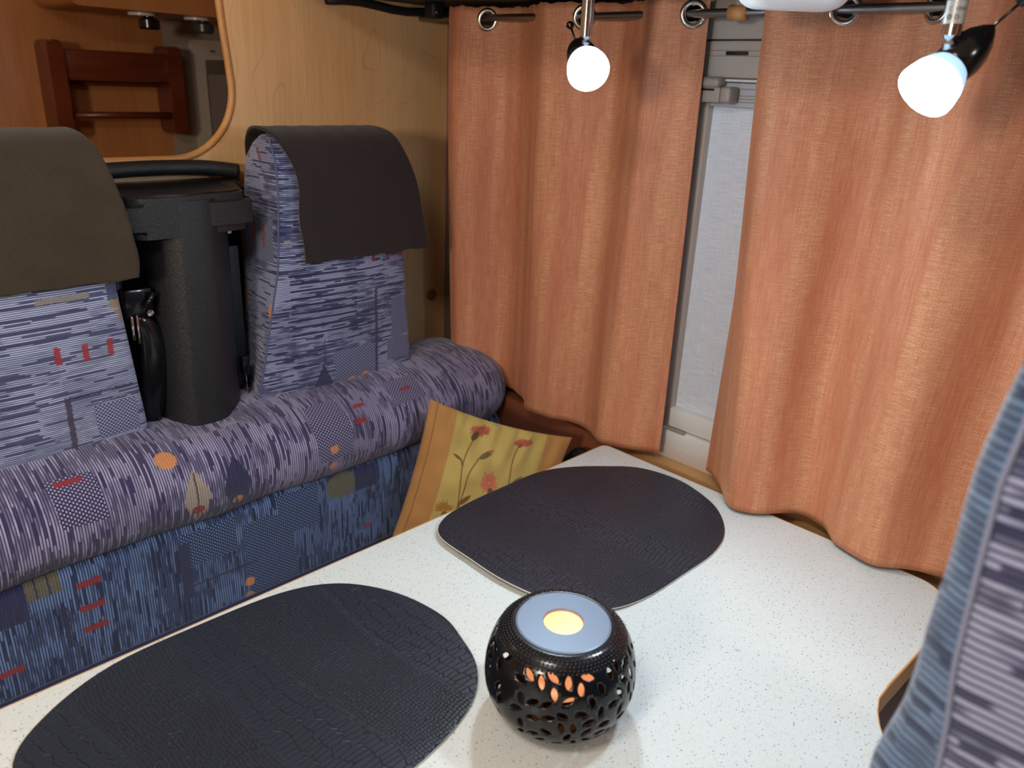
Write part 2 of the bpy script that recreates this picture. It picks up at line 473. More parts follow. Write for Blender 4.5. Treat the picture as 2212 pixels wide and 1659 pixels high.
box('shade_cloth', (1.012,2.184,0.30), (1.15,2.19,0.586), plain('greige_shade', (128,116,112), 0.7), wp, bev=0)
tube('shade_edge', [(1.014,2.180,0.30),(1.014,2.180,0.60)], 0.0022, WHITE, wp, n=8)
rack = thing('wall_rack', (0.78,2.19,0.44), 'dark red-brown wooden wall rack seen through the opening', 'rack')
def side(xc, w):
    pts = rrect(xc-w, 0.436, xc+w, 0.646, 0.012, 5)
    
    prism('side_board', pts, 2.11, 2.2, REDWOOD, rack, bev=0.004, ax='y')
side(0.632, 0.017); side(0.905, 0.017)
box('top_board', (0.645,2.12,0.560), (0.90,2.14,0.628), REDWOOD, rack, bev=0.005)
box('top_board', (0.645,2.18,0.548), (0.90,2.198,0.628), REDWOOD, rack, bev=0.005)
tube('bottom_bar', [(0.64,2.13,0.482),(0.92,2.13,0.482)], 0.0085, REDWOOD, rack, n=14)
lk = thing('front_locker', (0.8,2.1,0.71), 'wooden overhead locker high in the compartment beyond the opening', 'cabinet')
prism('locker_body', rrect(0.62,0.712,1.145,1.0,0.03,6), 1.95, 2.19, DARKWOOD, lk, bev=0.004, ax='y')
for k, (xx, lab) in enumerate(((0.80,'small black spotlight under the far locker, left of two'),(0.93,'small dark spotlight under the far locker, right of two'))):
    sp = thing('spotlight', (xx,2.02,0.69), lab, 'spotlight', 'spotlights under the far locker')
    lathe('mounting_plate', [(0,0),(0.03,0),(0.03,0.006),(0,0.006)], (xx,2.02,0.7055), (0,0,1), WHITE, sp, n=24)
    lathe('lamp_head', [(0,0),(0.02,0),(0.023,0.004),(0.023,0.020),(0.012,0.026),(0.012,0.030)], (xx+0.01,2.01,0.677), (0,0,1), BLACKP if k == 0 else plain('dim_green', (52,60,52), 0.3), sp, n=24)

# ---------------------------------------------------------------- table
gt = G('speckled_laminate', 0.34)
o3 = gt.obj(); base = gt.mix(gt.noise(o3, 9.0, 2), lin((212,217,213)), lin((205,211,208)))
for sc, thr, rt, c in ((210, 0.20, 0.74, (58,60,62)), (330, 0.20, 0.66, (104,112,104)), (480, 0.20, 0.60, (136,128,116)), (120, 0.12, 0.82, (44,48,58))):
    xx, yy, zz = gt.sep(o3)
    nn = (gt.noise(o3, 40.0, 1)-0.5)*0.004
    vec = gt.comb(xx*1.0+yy*0.35+nn, yy*1.9, 0.0)
    d, c3 = gt.voro(vec, sc, 'F1', 1.0, True)
    sel = gt.sep(c3)[0]
    base = gt.mix(d.lt(thr)*sel.gt(rt)*0.85, base, lin(c))
gt.color(base)
def tab_outline(off=0.0):
    P = []
    def arcp(cx, cy, r, a0, a1, n=8):
        for i in range(n+1):
            a = math.radians(a0+(a1-a0)*i/n); P.append((cx+(r+off)*math.cos(a), cy+(r+off)*math.sin(a)))
    P.append((-0.55, 0.772+off))
    arcp(1.038-0.012, 0.772-0.012, 0.012, 90, 0, 4)
    arcp(1.038-0.045, 0.177+0.055, 0.045, 0, -78, 8)
    P.append((0.90, 0.1755-off)); P.append((0.80, 0.179-off)); P.append((0.768, 0.1785-off))
    P.append((0.748, 0.172-off)); P.append((0.730, 0.163-off)); P.append((0.712, 0.151-off)); P.append((0.695,0.141-off)); P.append((0.67,0.135-off)); P.append((0.64,0.132-off))
    P.append((-0.55, 0.132-off))
    return P[::-1]
tb = thing('dinette_table', (0.3,0.45,-0.72), 'white speckled dinette table with pale wooden edge band', 'table')
prism('tabletop', tab_outline(0), -0.028, 0.0, gt.m, tb, bev=0.0006, seg=1)
# edge band: a closed strip round the top
ob, ib = tab_outline(0.0022), tab_outline(0.0001)
V, F = [], []; n = len(ob)
for k in range(n):
    V += [(ob[k][0],ob[k][1],-0.0295),(ob[k][0],ob[k][1],-0.0014),((ob[k][0]*.6+ib[k][0]*.4),(ob[k][1]*.6+ib[k][1]*.4),-0.0002),(ib[k][0],ib[k][1],0.0),(ib[k][0],ib[k][1],-0.0295)]
for k in range(n):
    for j in range(5):
        a, b = k*5+j, k*5+(j+1) % 5; c, d = ((k+1) % n)*5+(j+1) % 5, ((k+1) % n)*5+j
        F.append((a, d, c, b))
mesh('edge_band', V, F, BAND, tb, smooth=False)
lathe('pedestal_leg', [(0.0,-0.72),(0.18,-0.72),(0.18,-0.705),(0.04,-0.69),(0.035,-0.68),(0.035,-0.05),(0.10,-0.035),(0.10,-0.0285),(0,-0.0285)], (0.15,0.42,0), (0,0,1), CHROME, tb, n=36)

# ---------------------------------------------------------------- placemats
def leather(name, ang, off):
    g = G(name, 0.42, 0, 0.5)
    x, y, z = g.sep(g.uv())
    ca, sa = math.cos(ang), math.sin(ang)
    p = x*ca+y*sa+off; q = y*ca-x*sa
    wob = (g.noise(g.comb(p*8.0, q*8.0, 0.0), 1.0, 1)-0.5)
    p2 = p+wob*0.035; q2 = q+(g.noise(g.comb(p*11.0, q*11.0, 7.0), 1.0, 1)-0.5)*0.020
    band = (((p2/0.17).frac()-0.5).abs()).step(0.16, 0.24)      # 0: belly scales, 1: fine scales
    fine = g.voro(g.comb(p2*235.0, q2*235.0, 0.0), 1.0, 'DISTANCE_TO_EDGE', 0.42)
    belly = g.voro(g.comb(p2*62.0, q2*150.0, 4.0), 1.0, 'DISTANCE_TO_EDGE', 0.40)
    h = fine.step(0.0, 0.13)*band+belly.step(0.0, 0.075)*(1.0-band)
    n = g.noise(g.comb(p*900.0, q*900.0, 0.0), 1.0, 2)
    amp = g.noise(g.comb(p*6.0, q*6.0, 5.0), 1.0, 1).step(0.25, 0.5)*0.7+0.3
    g.color(g.mix(h, lin((14,17,23)), lin((34,40,52))))
    g.bump(h*amp+n*0.08, 0.85, 0.0008)
    return g.m
def placemat(name, outline, mat, label, lift, z0=0.0004, th=0.0022):
    N = len(outline); cx = sum(p[0] for p in outline)/N; cy = sum(p[1] for p in outline)/N
    rings = [1.0, 0.97, 0.9, 0.75, 0.55, 0.3, 0.1]
    V, F, UV = [], [], []
    def L(x, y): return lift(x, y)
    for s in rings:
        for (x, y) in outline:
            a, b = cx+(x-cx)*s, cy+(y-cy)*s
            V.append((a, b, z0+th+L(a, b)-(0.0004 if s == 1.0 else 0))); UV.append((a, b))
    V.append((cx, cy, z0+th+L(cx, cy))); UV.append((cx, cy)); c0 = len(V)-1
    for r in range(len(rings)-1):
        for k in range(N): a, b = r*N+k, r*N+(k+1) % N; F.append((a, b, b+N, a+N))
    r = len(rings)-1
    for k in range(N): F.append((r*N+k, r*N+(k+1) % N, c0))
    t = thing(name, (cx, cy, 0.0), label, 'placemat', 'black snakeskin placemats on the table')
    o = mesh('mat_top', V, F, mat, t, uv=UV)
    # pale backing layer with its thin edge
    V2, F2 = [], []
    for (x, y) in outline:
        a, b = cx+(x-cx)*1.003, cy+(y-cy)*1.003
        V2.append((a, b, z0+L(a, b))); V2.append((a, b, z0+th-0.0005+L(a, b))) 
    for k in range(N): a, b = 2*k, 2*((k+1) % N); F2.append((a, b, b+1, a+1))
    inner = len(V2)
    for (x, y) in outline:
        a, b = cx+(x-cx)*0.985, cy+(y-cy)*0.985
        V2.append((a, b, z0+th-0.0005+L(a, b)))
    for k in range(N): a, b = 2*k+1, 2*((k+1) % N)+1; F2.append((a, b, inner+(k+1) % N, inner+k))
    i2 = len(V2)
    for (x, y) in outline:
        a, b = cx+(x-cx)*0.97, cy+(y-cy)*0.97
        V2.append((a, b, z0+L(a, b)))
    for k in range(N): F2.append((2*k, i2+k, i2+(k+1) % N, 2*((k+1) % N)))
    mesh('backing_layer', V2, F2, plain('pale_mat_back', (196,190,178), 0.6), t)
    return t
def closed_cat(P, n):
    m = len(P); out = []
    P = np.array(P, float)
    for i in range(n):
        tt = i/n*m; k = int(tt); f = tt-k
        p0, p1, p2, p3 = P[(k-1) % m], P[k % m], P[(k+1) % m], P[(k+2) % m]
        q = 0.5*((2*p1)+(-p0+p2)*f+(2*p0-5*p1+4*p2-p3)*f*f+(-p0+3*p1-3*p2+p3)*f**3)
        out.append((q[0], q[1]))
    return out
out1 = [(0.075,0.60),(0.078,0.685),(0.118,0.731),(0.191,0.762),(0.29,0.765),(0.39,0.757),(0.452,0.727),(0.492,0.668),(0.507,0.597),(0.497,0.545),(0.477,0.498),(0.435,0.462),(0.36,0.441),(0.26,0.438),(0.17,0.446),(0.11,0.480),(0.082,0.53)]
m1 = placemat('placemat', closed_cat(out1, 96), leather('snakeskin_left', 0.08, -0.085), 'nearer black snakeskin-embossed placemat lying left of the round lantern', lambda x, y: 0.0)
out2 = [(0.606,0.655),(0.612,0.722),(0.650,0.757),(0.715,0.772),(0.79,0.774),(0.865,0.772),(0.917,0.752),(0.968,0.714),(1.008,0.672),(1.022,0.612),(1.012,0.560),(0.985,0.508),(0.935,0.466),(0.875,0.448),(0.80,0.447),(0.72,0.450),(0.66,0.468),(0.622,0.520),(0.606,0.585)]
m2 = placemat('placemat', closed_cat(out2, 96), leather('snakeskin_right', 0.10, -0.10), 'farther black snakeskin-embossed placemat in the table corner by the curtains', lambda x, y: 0.0075*max(0, 1-(x-0.60)/0.14)**1.5 if x < 0.74 else 0.0)

# ---------------------------------------------------------------- lantern
LC = Vector((0.5007,0.4022,0.0)); LR, LH, LT, LB = 0.0758, 0.1073, 0.0470, 0.032
def lprof(z):
    zc = LH*0.47
    t, re = ((zc-z)/zc, LB) if z < zc else ((z-zc)/(LH-zc), LT)
    return re+(LR-re)*math.sqrt(max(0, 1-t*t))
# arc-length table of the side profile
zs = [LH*0.5*(1-math.cos(pi*i/300)) for i in range(301)]
arcl = [0.0]
for i in range(300): arcl.append(arcl[-1]+math.hypot(lprof(zs[i+1])-lprof(zs[i]), zs[i+1]-zs[i]))
TOT = arcl[-1]
def z_at(s): return float(np.interp(s, arcl, zs))
def lat(u, s, off=0.0):
    z = z_at(s); r = lprof(z)+off; a = u/LR
    return Vector((LC.x+r*math.cos(a), LC.y+r*math.sin(a), z))
UW = pi*LR
pts, edges = [], []
nU, nS = 120, 44
for j in range(nS+1):
    for i in range(nU+1):
        pts.append(Vector((-UW+2*UW*i/nU, TOT*j/nS)))
for i in range(nU): edges.append((i, i+1)); edges.append((nS*(nU+1)+i, nS*(nU+1)+i+1))
for j in range(nS): edges.append((j*(nU+1), (j+1)*(nU+1))); edges.append((j*(nU+1)+nU, (j+1)*(nU+1)+nU))
holes = []
random.seed(11)
# sprigs of leaf-shaped holes scattered over the lower two thirds
s_lo, s_hi = float(np.interp(0.0075, zs, arcl)), float(np.interp(0.0945, zs, arcl))
tries = 0
while tries < 20000 and len(holes) < 400:
    tries += 1
    s = random.uniform(s_lo, s_hi); z = z_at(s); rr = lprof(z)/LR
    a = random.uniform(-UW+0.010, UW-0.010)
    ang = random.choice([0.15,0.6,1.1,1.57,2.0,2.6])+random.uniform(-0.25,0.25)
    ok = True
    for (a2, s2, an2, _, _) in holes:
        dx = (a-a2)*rr; dy = s-s2
        # anisotropic spacing: leaves may sit close side by side
        c, sn = math.cos(an2), math.sin(an2); p_, q_ = dx*c+dy*sn, -dx*sn+dy*c
        if (p_/0.0138)**2+(q_/0.0100)**2 < 1: ok = False; break
        c, sn = math.cos(ang), math.sin(ang); p_, q_ = dx*c+dy*sn, -dx*sn+dy*c
        if (p_/0.0138)**2+(q_/0.0100)**2 < 1: ok = False; break
    if ok: holes.append((a, s, ang, 0.0066*(0.7+0.3*min(1, z/0.035)), 0.0032*(0.7+0.3*min(1, z/0.035))))
hp = []
for (a, s, ang, la_, lb_) in holes:
    z = z_at(s); rr = lprof(z)/LR; b0 = len(pts); n = 18; loop = []
    for k in range(n):
        th = 2*pi*k/n
        p_ = la_*math.cos(th); q_ = lb_*math.sin(th)*(1-0.25*math.cos(th)**2)
        du = (p_*math.cos(ang)-q_*math.sin(ang))/rr; dv = p_*math.sin(ang)+q_*math.cos(ang)
        pts.append(Vector((a+du, s+dv))); loop.append((a+du, s+dv))
    edges += [(b0+k, b0+(k+1) % n) for k in range(n)]
    hp.append((a, s, ang, la_, lb_, rr))
vo, eo, fo, *_ = delaunay_2d_cdt(pts, edges, [], 0, 1e-6)
HA = np.array(hp)
def in_hole(u, s):
    dx = (u-HA[:,0])*HA[:,5]; dy = s-HA[:,1]; c, sn = np.cos(HA[:,2]), np.sin(HA[:,2])
    p_ = dx*c+dy*sn; q_ = -dx*sn+dy*c; th = p_/HA[:,3]
    return bool(np.any((p_/HA[:,3])**2+(q_/(HA[:,4]*(1-0.25*np.clip(th,-1,1)**2)))**2 < 0.985))
bm = bmesh.new(); bv = [bm.verts.new(lat(p.x, p.y)) for p in vo]
for f in fo:
    cu = sum(vo[i].x for i in f)/len(f); cs = sum(vo[i].y for i in f)/len(f)
    if in_hole(cu, cs): continue
    try: bm.faces.new([bv[i] for i in f])
    except ValueError: pass
bmesh.ops.delete(bm, geom=[v for v in bm.verts if not v.link_faces], context='VERTS')
bmesh.ops.remove_doubles(bm, verts=bm.verts, dist=2e-5)
rh = 0.0195
gl = G('lantern_black_metal', 0.22, 0.3, 0.6)
u, v, _ = gl.sep(gl.uv())
rowz = v/0.0036; row = rowz.floor(); cell = ((u/0.0040+row*0.5).frac()-0.5).abs()*2.0; rf = (rowz.frac()-0.5).abs()*2.0
dot = 1.0-(cell*cell+rf*rf).sqrt().step(0.45, 0.95)
S0 = float(np.interp(0.0965, zs, arcl)); msk = v.step(S0, S0+0.001)*(1.0-v.step(TOT-0.010, TOT-0.006))
gl.color(gl.mix(gl.noise(gl.obj(), 90, 2), lin((13,12,14)), lin((22,21,24))))
gl.bump(gl.noise(gl.obj(), 160, 2)*0.08, 1.0, 0.0022)
lan = thing('candle_lantern', LC, 'black round metal lantern with leaf-shaped cut-outs and glowing inside', 'lantern')
def shell_uv(p):
    q = p-LC; r = math.hypot(q.x, q.y); z = q.z
    return (math.atan2(q.y, q.x)*LR, float(np.interp(z, zs, arcl)))
shell = from_bm('pierced_shell', bm, gl.m, lan, smooth=True, uv=shell_uv)
sm = shell.modifiers.new('thick', 'SOLIDIFY'); sm.thickness = 0.0011; sm.offset = -1
SV, SF = [], []
Ss = S0+0.0008
for rw in range(6):
    sc_ = Ss+rw*0.0031; zc_ = z_at(min(sc_, TOT)); rc = lprof(zc_)
    if sc_ > TOT-0.003: break
    nd = int(2*pi*rc/0.0041)
    e = 0.0006; tan = (lat(0, sc_+e)-lat(0, sc_-e)).normalized(); nz_ = -tan.x; nx_ = tan.z
    for q in range(nd):
        a = 2*pi*(q+0.5*(rw % 2))/nd; ca_, sa_ = math.cos(a), math.sin(a)
        c_ = Vector((LC.x+rc*ca_, LC.y+rc*sa_, zc_)); nn_ = Vector((nx_*ca_, nx_*sa_, nz_)); tu = Vector((-sa_, ca_, 0)); tv = nn_.cross(tu)
        b0 = len(SV)
        for (rr_, hh_) in ((0.0015, 0.0), (0.0011, 0.0005)):
            for m_ in range(7):
                an = 2*pi*m_/7; SV.append(c_+tu*(rr_*math.cos(an))+tv*(rr_*0.8*math.sin(an))+nn_*hh_)
        SV.append(c_+nn_*0.0007)
        for m_ in range(7):
            SF.append((b0+m_, b0+(m_+1) % 7, b0+7+(m_+1) % 7, b0+7+m_)); SF.append((b0+7+m_, b0+7+(m_+1) % 7, b0+14))
mesh('embossed_dots', SV, SF, plain('black_dots', (20,19,22), 0.2, 0.3), lan, kind='stuff')
def ringplate(name, rads, mat, par):
    V, F = [], []
    for (r, z) in rads:
        for k in range(96): V.append((LC.x+r*math.cos(2*pi*k/96), LC.y+r*math.sin(2*pi*k/96), z))
    m = len(rads)
    for i in range(m-1):
        for k in range(96): a, b = i*96+k, i*96+(k+1) % 96; F.append((a, b, b+96, a+96))
    return mesh(name, V, F, mat, par, smooth=False)
ringplate('top_plate', [(LT+0.0002,LH-0.0012),(LT+0.0002,LH),(LT-0.0016,LH+0.0007),(rh+0.0006,LH+0.0007),(rh,LH+0.0002),(rh,LH-0.0025)][::-1], plain('blue_grey_metal', (112,124,142), 0.42, 0.2), lan)
lathe('foot', [(0,0.0),(LB+0.003,0.0),(LB+0.004,0.002),(LB-0.001,0.0035),(0,0.0035)], (LC.x,LC.y,0.0002), (0,0,1), gl.m, lan, n=64)
cup = thing('tealight_holder', (LC.x,LC.y,0.004), 'frosted tealight glass glowing orange inside the black lantern', 'candle')
def emi(name, c, e, c2=None):
    g = G(name, 0.4); g.color(lin(c)); g.b.inputs['Emission Color'].default_value = lin(c); g.b.inputs['Emission Strength'].default_value = e
    return g
ge = emi('glowing_glass', (255,150,88), 0.85); ge.b.inputs['Base Color'].default_value = lin((255,236,215))  # glass emits by itself, standing in for candlelight shining through it
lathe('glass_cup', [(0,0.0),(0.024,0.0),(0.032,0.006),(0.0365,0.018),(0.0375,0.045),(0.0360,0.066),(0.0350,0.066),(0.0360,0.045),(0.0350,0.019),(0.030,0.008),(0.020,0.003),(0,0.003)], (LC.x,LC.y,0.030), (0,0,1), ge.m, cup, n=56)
lathe('candle_plate', [(0,0.0),(0.014,0.0),(0.014,0.026),(0.018,0.0268),(0,0.0268)], (LC.x,LC.y,0.0038), (0,0,1), MATTB, cup, n=32)
lathe('wax', [(0,0.0),(0.026,0.0),(0.028,0.018),(0,0.018)], (LC.x,LC.y,0.036), (0,0,1), emi('self_glowing_wax', (255,224,196), 1.1).m, cup, n=40)  # wax emission paints the flame's light into the wax
lathe('flame', [(0,0),(0.0035,0.003),(0.0042,0.008),(0.002,0.014),(0,0.018)], (LC.x,LC.y,0.0550), (0,0,1), emi('flame', (255,208,164), 20.0).m, cup, n=20)

# ---------------------------------------------------------------- curtains and rod
gc = G('terracotta_weave', 0.55, 0.0, 0.4)
u, v, _ = gc.sep(gc.uv())
vert = gc.noise(gc.comb(u*330.0, v*22.0, 0.0), 1.0, 3, 0.6)
hor = gc.noise(gc.comb(u*45.0, v*600.0, 3.0), 1.0, 3, 0.65)
wide = gc.noise(gc.comb(u*24.0, v*1.6, 6.0), 1.0, 2)
grain = gc.noise(gc.comb(u*900.0, v*620.0, 0.0), 1.0, 2, 0.6)
mixv = (vert*0.3+hor*0.2+wide*0.3+grain*0.2).step(0.36, 0.64)
cc = gc.mix(mixv, lin((182,110,80)), lin((214,148,110)))
gold = (grain*0.6+hor*0.4).step(0.49, 0.64)*wide.step(0.38, 0.66)
cc = gc.mix(gold*0.75, cc, lin((240,206,160)))
gc.color(cc)
gc.b.inputs['Sheen Weight'].default_value = 0.35; gc.b.inputs['Sheen Tint'].default_value = lin((255,190,140)); gc.b.inputs['Sheen Roughness'].default_value = 0.4
gc.put(gc.b.inputs['Metallic'], gold*0.40)
gc.put(gc.b.inputs['Roughness'], 0.62-gold*0.2)
gc.bump(vert*0.4+hor*0.4+grain*0.5, 0.45, 0.0012)
RX, RZ, RR = 1.08, 0.7035, 0.006
rod = thing('curtain_rod', (RX,0.5,RZ), 'grey metal curtain rod running below the overhead locker', 'curtain rod')
tube('rod_tube', [(RX,-0.7,RZ-0.002),(RX,0.3,RZ),(RX,0.9,RZ+0.0005),(RX,1.356,RZ+0.006)], RR, ROD, rod, n=20)
V, F = tube_data([(RX,0.628,RZ),(RX,0.654,RZ)], 0.0105, 20); 
mesh('rod_clip', V, F, plain('tan_clip', (196,140,84), 0.5), rod, label='tan wooden clip ring on the rod between the curtains')
box('clip_bracket', (RX-0.004,0.634,RZ+0.008), (RX+0.006,0.646,0.734), GREYD, rod, bev=0.001)
def curtain(label, top, hem, grom, hemz, topz=0.7245, hang=1.0):
    n = 220; nv = 70
    T = catmull([(x, y) for y, x in top], n); Hm = catmull([(x, y) for y, x in hem], n)
    zz = catmull([(z,) for z in hemz], n)[:,0]
    root = thing('curtain', (RX,(top[0][0]+top[-1][0])/2,-0.005), label, 'curtain')
    V, UV = [], []
    L = [0.0]
    for i in range(n-1): L.append(L[-1]+float(np.hypot(*(Hm[i+1]-Hm[i])))*0.6+float(np.hypot(*(T[i+1]-T[i])))*0.4)
    rl = np.random.default_rng(3)
    for j in range(nv):
        f = (j/(nv-1)); f = 1-(1-f)**1.0
        # rows packed near the top for the grommets
        s = 1-(1-f)**1.6 if False else f**1.0
        for i in range(n):
            zt = topz+0.0012*math.sin(i*0.35)+0.0008*math.sin(i*0.9)
            z = zz[i]+(zt-zz[i])*s
            k = s*s*(3-2*s)*0.5+s*0.5
            p = Hm[i]*(1-k)+T[i]*k
            p = np.array([RX+(p[0]-RX)*(1+0.22*math.sin(pi*s)), p[1]])
            rip = 0.0012*math.sin(L[i]*90+z*6)*(1-s)
            V.append((p[0]+rip, p[1], z)); UV.append((L[i], z))
    F = []
    gp = []
    for yy in grom:
        k = min(range(n), key=lambda i: abs(T[i][1]-yy)+ (abs(T[i][0]-RX)*0.5))
        gp.append((k, Vector((T[k][0], T[k][1], RZ))))
    for (a, b, c, d) in grid_faces(n, nv):
        m = (Vector(V[a])+Vector(V[b])+Vector(V[c])+Vector(V[d]))/4
        if any((m-g).length < 0.0135 for _, g in gp): continue
        F.append((a, b, c, d))
    fab = mesh('fabric_panel', V, F, gc.m, root, uv=UV)
    sm = fab.modifiers.new('thick', 'SOLIDIFY'); sm.thickness = 0.0012; sm.offset = 0
    # turned bottom hem and side hems
    for (k, g) in gp:
        t = Vector((T[min(k+2,n-1)][0]-T[k-2][0], T[min(k+2,n-1)][1]-T[k-2][1], 0)).normalized()
        nn = Vector((t.y, -t.x, 0))
        P = [(0.0118,-0.0018),(0.0125,-0.0030),(0.0150,-0.0036),(0.0158,-0.0026),(0.0166,-0.0036),(0.0195,-0.0028),(0.0205,0.0),(0.0195,0.0028),(0.0166,0.0036),(0.0150,0.0036),(0.0125,0.0030),(0.0118,0.0018),(0.0118,-0.0018)]
        lathe('grommet', P, g, nn, RING, root, n=40, angle=60)
    return root
topL = [(1.236,1.058),(1.200,1.050),(1.154,1.078),(1.095,1.104),(1.035,1.078),(0.985,1.053),(0.925,1.078),(0.862,1.104),(0.803,1.076),(0.762,1.053),(0.718,1.078),(0.699,1.096)]
hemL = [(1.208,1.053),(1.185,1.050),(1.158,1.066),(1.10,1.109),(1.034,1.093),(0.985,1.056),(0.934,1.057),(0.862,1.078),(0.800,1.052),(0.775,1.050),(0.741,1.065),(0.692,1.093)]
curtain('terracotta curtain panel left of the bare window strip, beside the wooden partition', topL, hemL, (1.154,0.925,0.716), [-0.005]*12)
topR = [(0.592,1.100),(0.590,1.062),(0.545,1.050),(0.489,1.078),(0.430,1.104),(0.374,1.078),(0.320,1.053),(0.262,1.078),(0.20,1.104),(0.14,1.078),(0.08,1.053),(0.0,1.09)]
hemR = [(0.600,1.100),(0.553,1.061),(0.507,1.009),(0.470,1.006),(0.418,1.062),(0.377,1.057),(0.335,1.022),(0.283,1.012),(0.227,1.048),(0.17,1.05),(0.09,1.02),(0.0,1.06)]
curtain('terracotta curtain panel right of the bare window strip, hem resting over the table edge', topR, hemR, (0.489,0.374), [-0.004,0.004]+[0.006]*10)

# ---------------------------------------------------------------- spot lamps
def glow(name, c, e):
    return emi(name, c, e).m
gs = emi('frosted_shade', (176,220,250), 1.0)
su, sv, _ = gs.sep(gs.uv())
gs.put(gs.b.inputs['Emission Strength'], 0.85+sv.step(0.35, 0.75)*9.0+sv.step(0.72, 0.95)*170.0)
SHADE = gs.m
DISC = glow('led_disc', (232,244,255), 30.0)
def spot_lamp(front, ax, stem_top_z, label, knob_dir, lettering=False, K=0.86, KR=0.82):
    ax = Vector(ax).normalized(); front = Vector(front)
    tail = front-ax*0.100*K
    sc = lambda P: [(a*KR, b*K) for a, b in P]
    root = thing('spot_lamp', (front-ax*0.055), label, 'lamp')
    lathe('lamp_body', sc([(0,0.0),(0.0035,0.002),(0.0100,0.010),(0.0175,0.022),(0.0225,0.036),(0.0240,0.048),(0.0225,0.060),(0.0195,0.066),(0,0.066)]), tail, ax, BLACKP, root, n=48, angle=80)
    lathe('glass_shade', sc([(0.0175,0.0605),(0.0215,0.063),(0.0262,0.070),(0.0300,0.080),(0.0322,0.091),(0.0326,0.098),(0.0316,0.1005),(0.0300,0.0995),(0.0296,0.092)]), tail, ax, SHADE, root, n=56, angle=80, uv=lambda p: (0.0, min(1.0, max(0.0, ((p-tail).dot(ax)/K-0.0605)/0.040))))
    lathe('led_disc', sc([(0,0.0985),(0.020,0.0978),(0.0292,0.0950)]), tail, ax, DISC, root, n=48, angle=80)
    # stem
    j = tail+ax*0.055*K; x_, y_, _ = frame_of(ax)
    up = Vector((0,0,1)); pj = up-ax*up.dot(ax); pj.normalize()
    at = j+pj*0.0225*KR
    st = Vector((at.x, at.y, at.z+0.005))
    tube('stem_joint', [at-pj*0.004, at+Vector((0,0,0.002)), st], [0.0035,0.004,0.004], CHROME, root, n=14)
    lathe('joint_ball', [(0,-0.006),(0.004,-0.0045),(0.006,0),(0.004,0.0045),(0,0.006)], at+Vector((0,0,0.001)), (0,0,1), CHROME, root, n=20)
    L = stem_top_z-st.z
    lathe('stem', [(0,0),(0.0055,0),(0.0080,0.003),(0.0080,L),(0,L)], st, (0,0,1), CHROME, root, n=32)
    lathe('mount', [(0,0),(0.013,0),(0.016,0.003),(0.016,0.012),(0,0.012)], (st.x,st.y,stem_top_z-0.012), (0,0,1), BLACKP, root, n=32)
    kd = Vector(knob_dir).normalized()
    k0 = tail+ax*0.001; k1 = tail+kd*0.026
    tube('switch_rod', [k0, k1], 0.0013, BLACKP, root, n=8)
    lathe('switch_knob', [(0,-0.0055),(0.0038,-0.0038),(0.0055,0),(0.0038,0.0038),(0,0.0055)], k1, kd, BLACKP, root, n=18)
    if lettering:
        z0, z1 = st.z+0.012, st.z+0.030
        lathe('rating_label', [(0.0083,0),(0.0083,z1-z0)], (st.x,st.y,z0), (0,0,1), plain('silver_label', (176,176,172), 0.4, 0.3), root, n=32)
        def txt(s, size, ang, zc, par=root):
            cu = bpy.data.curves.new('rating_text', 'FONT'); cu.body = s; cu.size = size; cu.align_x = 'CENTER'; cu.align_y = 'CENTER'; cu.resolution_u = 3
            to = bpy.data.objects.new('rating_text', cu); COL.objects.link(to); bpy.context.view_layer.update()
            me = to.evaluated_get(bpy.context.evaluated_depsgraph_get()).to_mesh()
            V = [tuple(v.co) for v in me.vertices]; F = [tuple(p.vertices) for p in me.polygons]
            bpy.data.objects.remove(to)
            W = []
            for (px, py, _) in V:
                a = ang+px/0.0085
                W.append((st.x+0.0085*math.cos(a), st.y+0.0085*math.sin(a), zc+py))
            mesh('rating_text', W, F, MATTB, par, smooth=False)
        ca = math.atan2(-st.y, -st.x)
        txt('C', 0.0045, ca-0.55, z0+0.0115); txt('10W', 0.0045, ca+0.45, z0+0.0115)
        txt('D-', 0.0052, ca+0.25, z0+0.005)
        lathe_r = [(0.0022,0),(0.0022,0.0003),(0.0017,0.0003),(0.0017,0)]
        aa = ca-0.5; c = Vector((st.x+0.0085*math.cos(aa), st.y+0.0085*math.sin(aa), z0+0.005))
        lathe('symbol_ring', lathe_r, c, (math.cos(aa),math.sin(aa),0), MATTB, root, n=20)
        txt('*', 0.0052, aa, z0+0.0042)
    return root
spot_lamp((0.815,0.684,0.616), (-0.53,-0.74,-0.42), 0.7325, 'lit spotlight facing the camera in front of the left curtain', (0.1,0.55,0.8))
spot_lamp((0.7725,0.2665,0.6055), (-0.665,0.313,-0.674), 0.7325, 'lit spotlight seen from the side in front of the right curtain', (0.05,-0.55,0.62), True, KR=0.79)
# their light, thrown from just in front of the glass
light('SPOT', (0.807,0.673,0.608), 7.0, (0.72,0.88,1.0), 0.028, (0.807-0.53,0.673-0.74,0.608-0.52), 165, 0.7)
light('SPOT', (0.766,0.2695,0.598), 7.0, (0.72,0.88,1.0), 0.028, (0.766-0.665,0.2695+0.313,0.598-0.674), 165, 0.7)

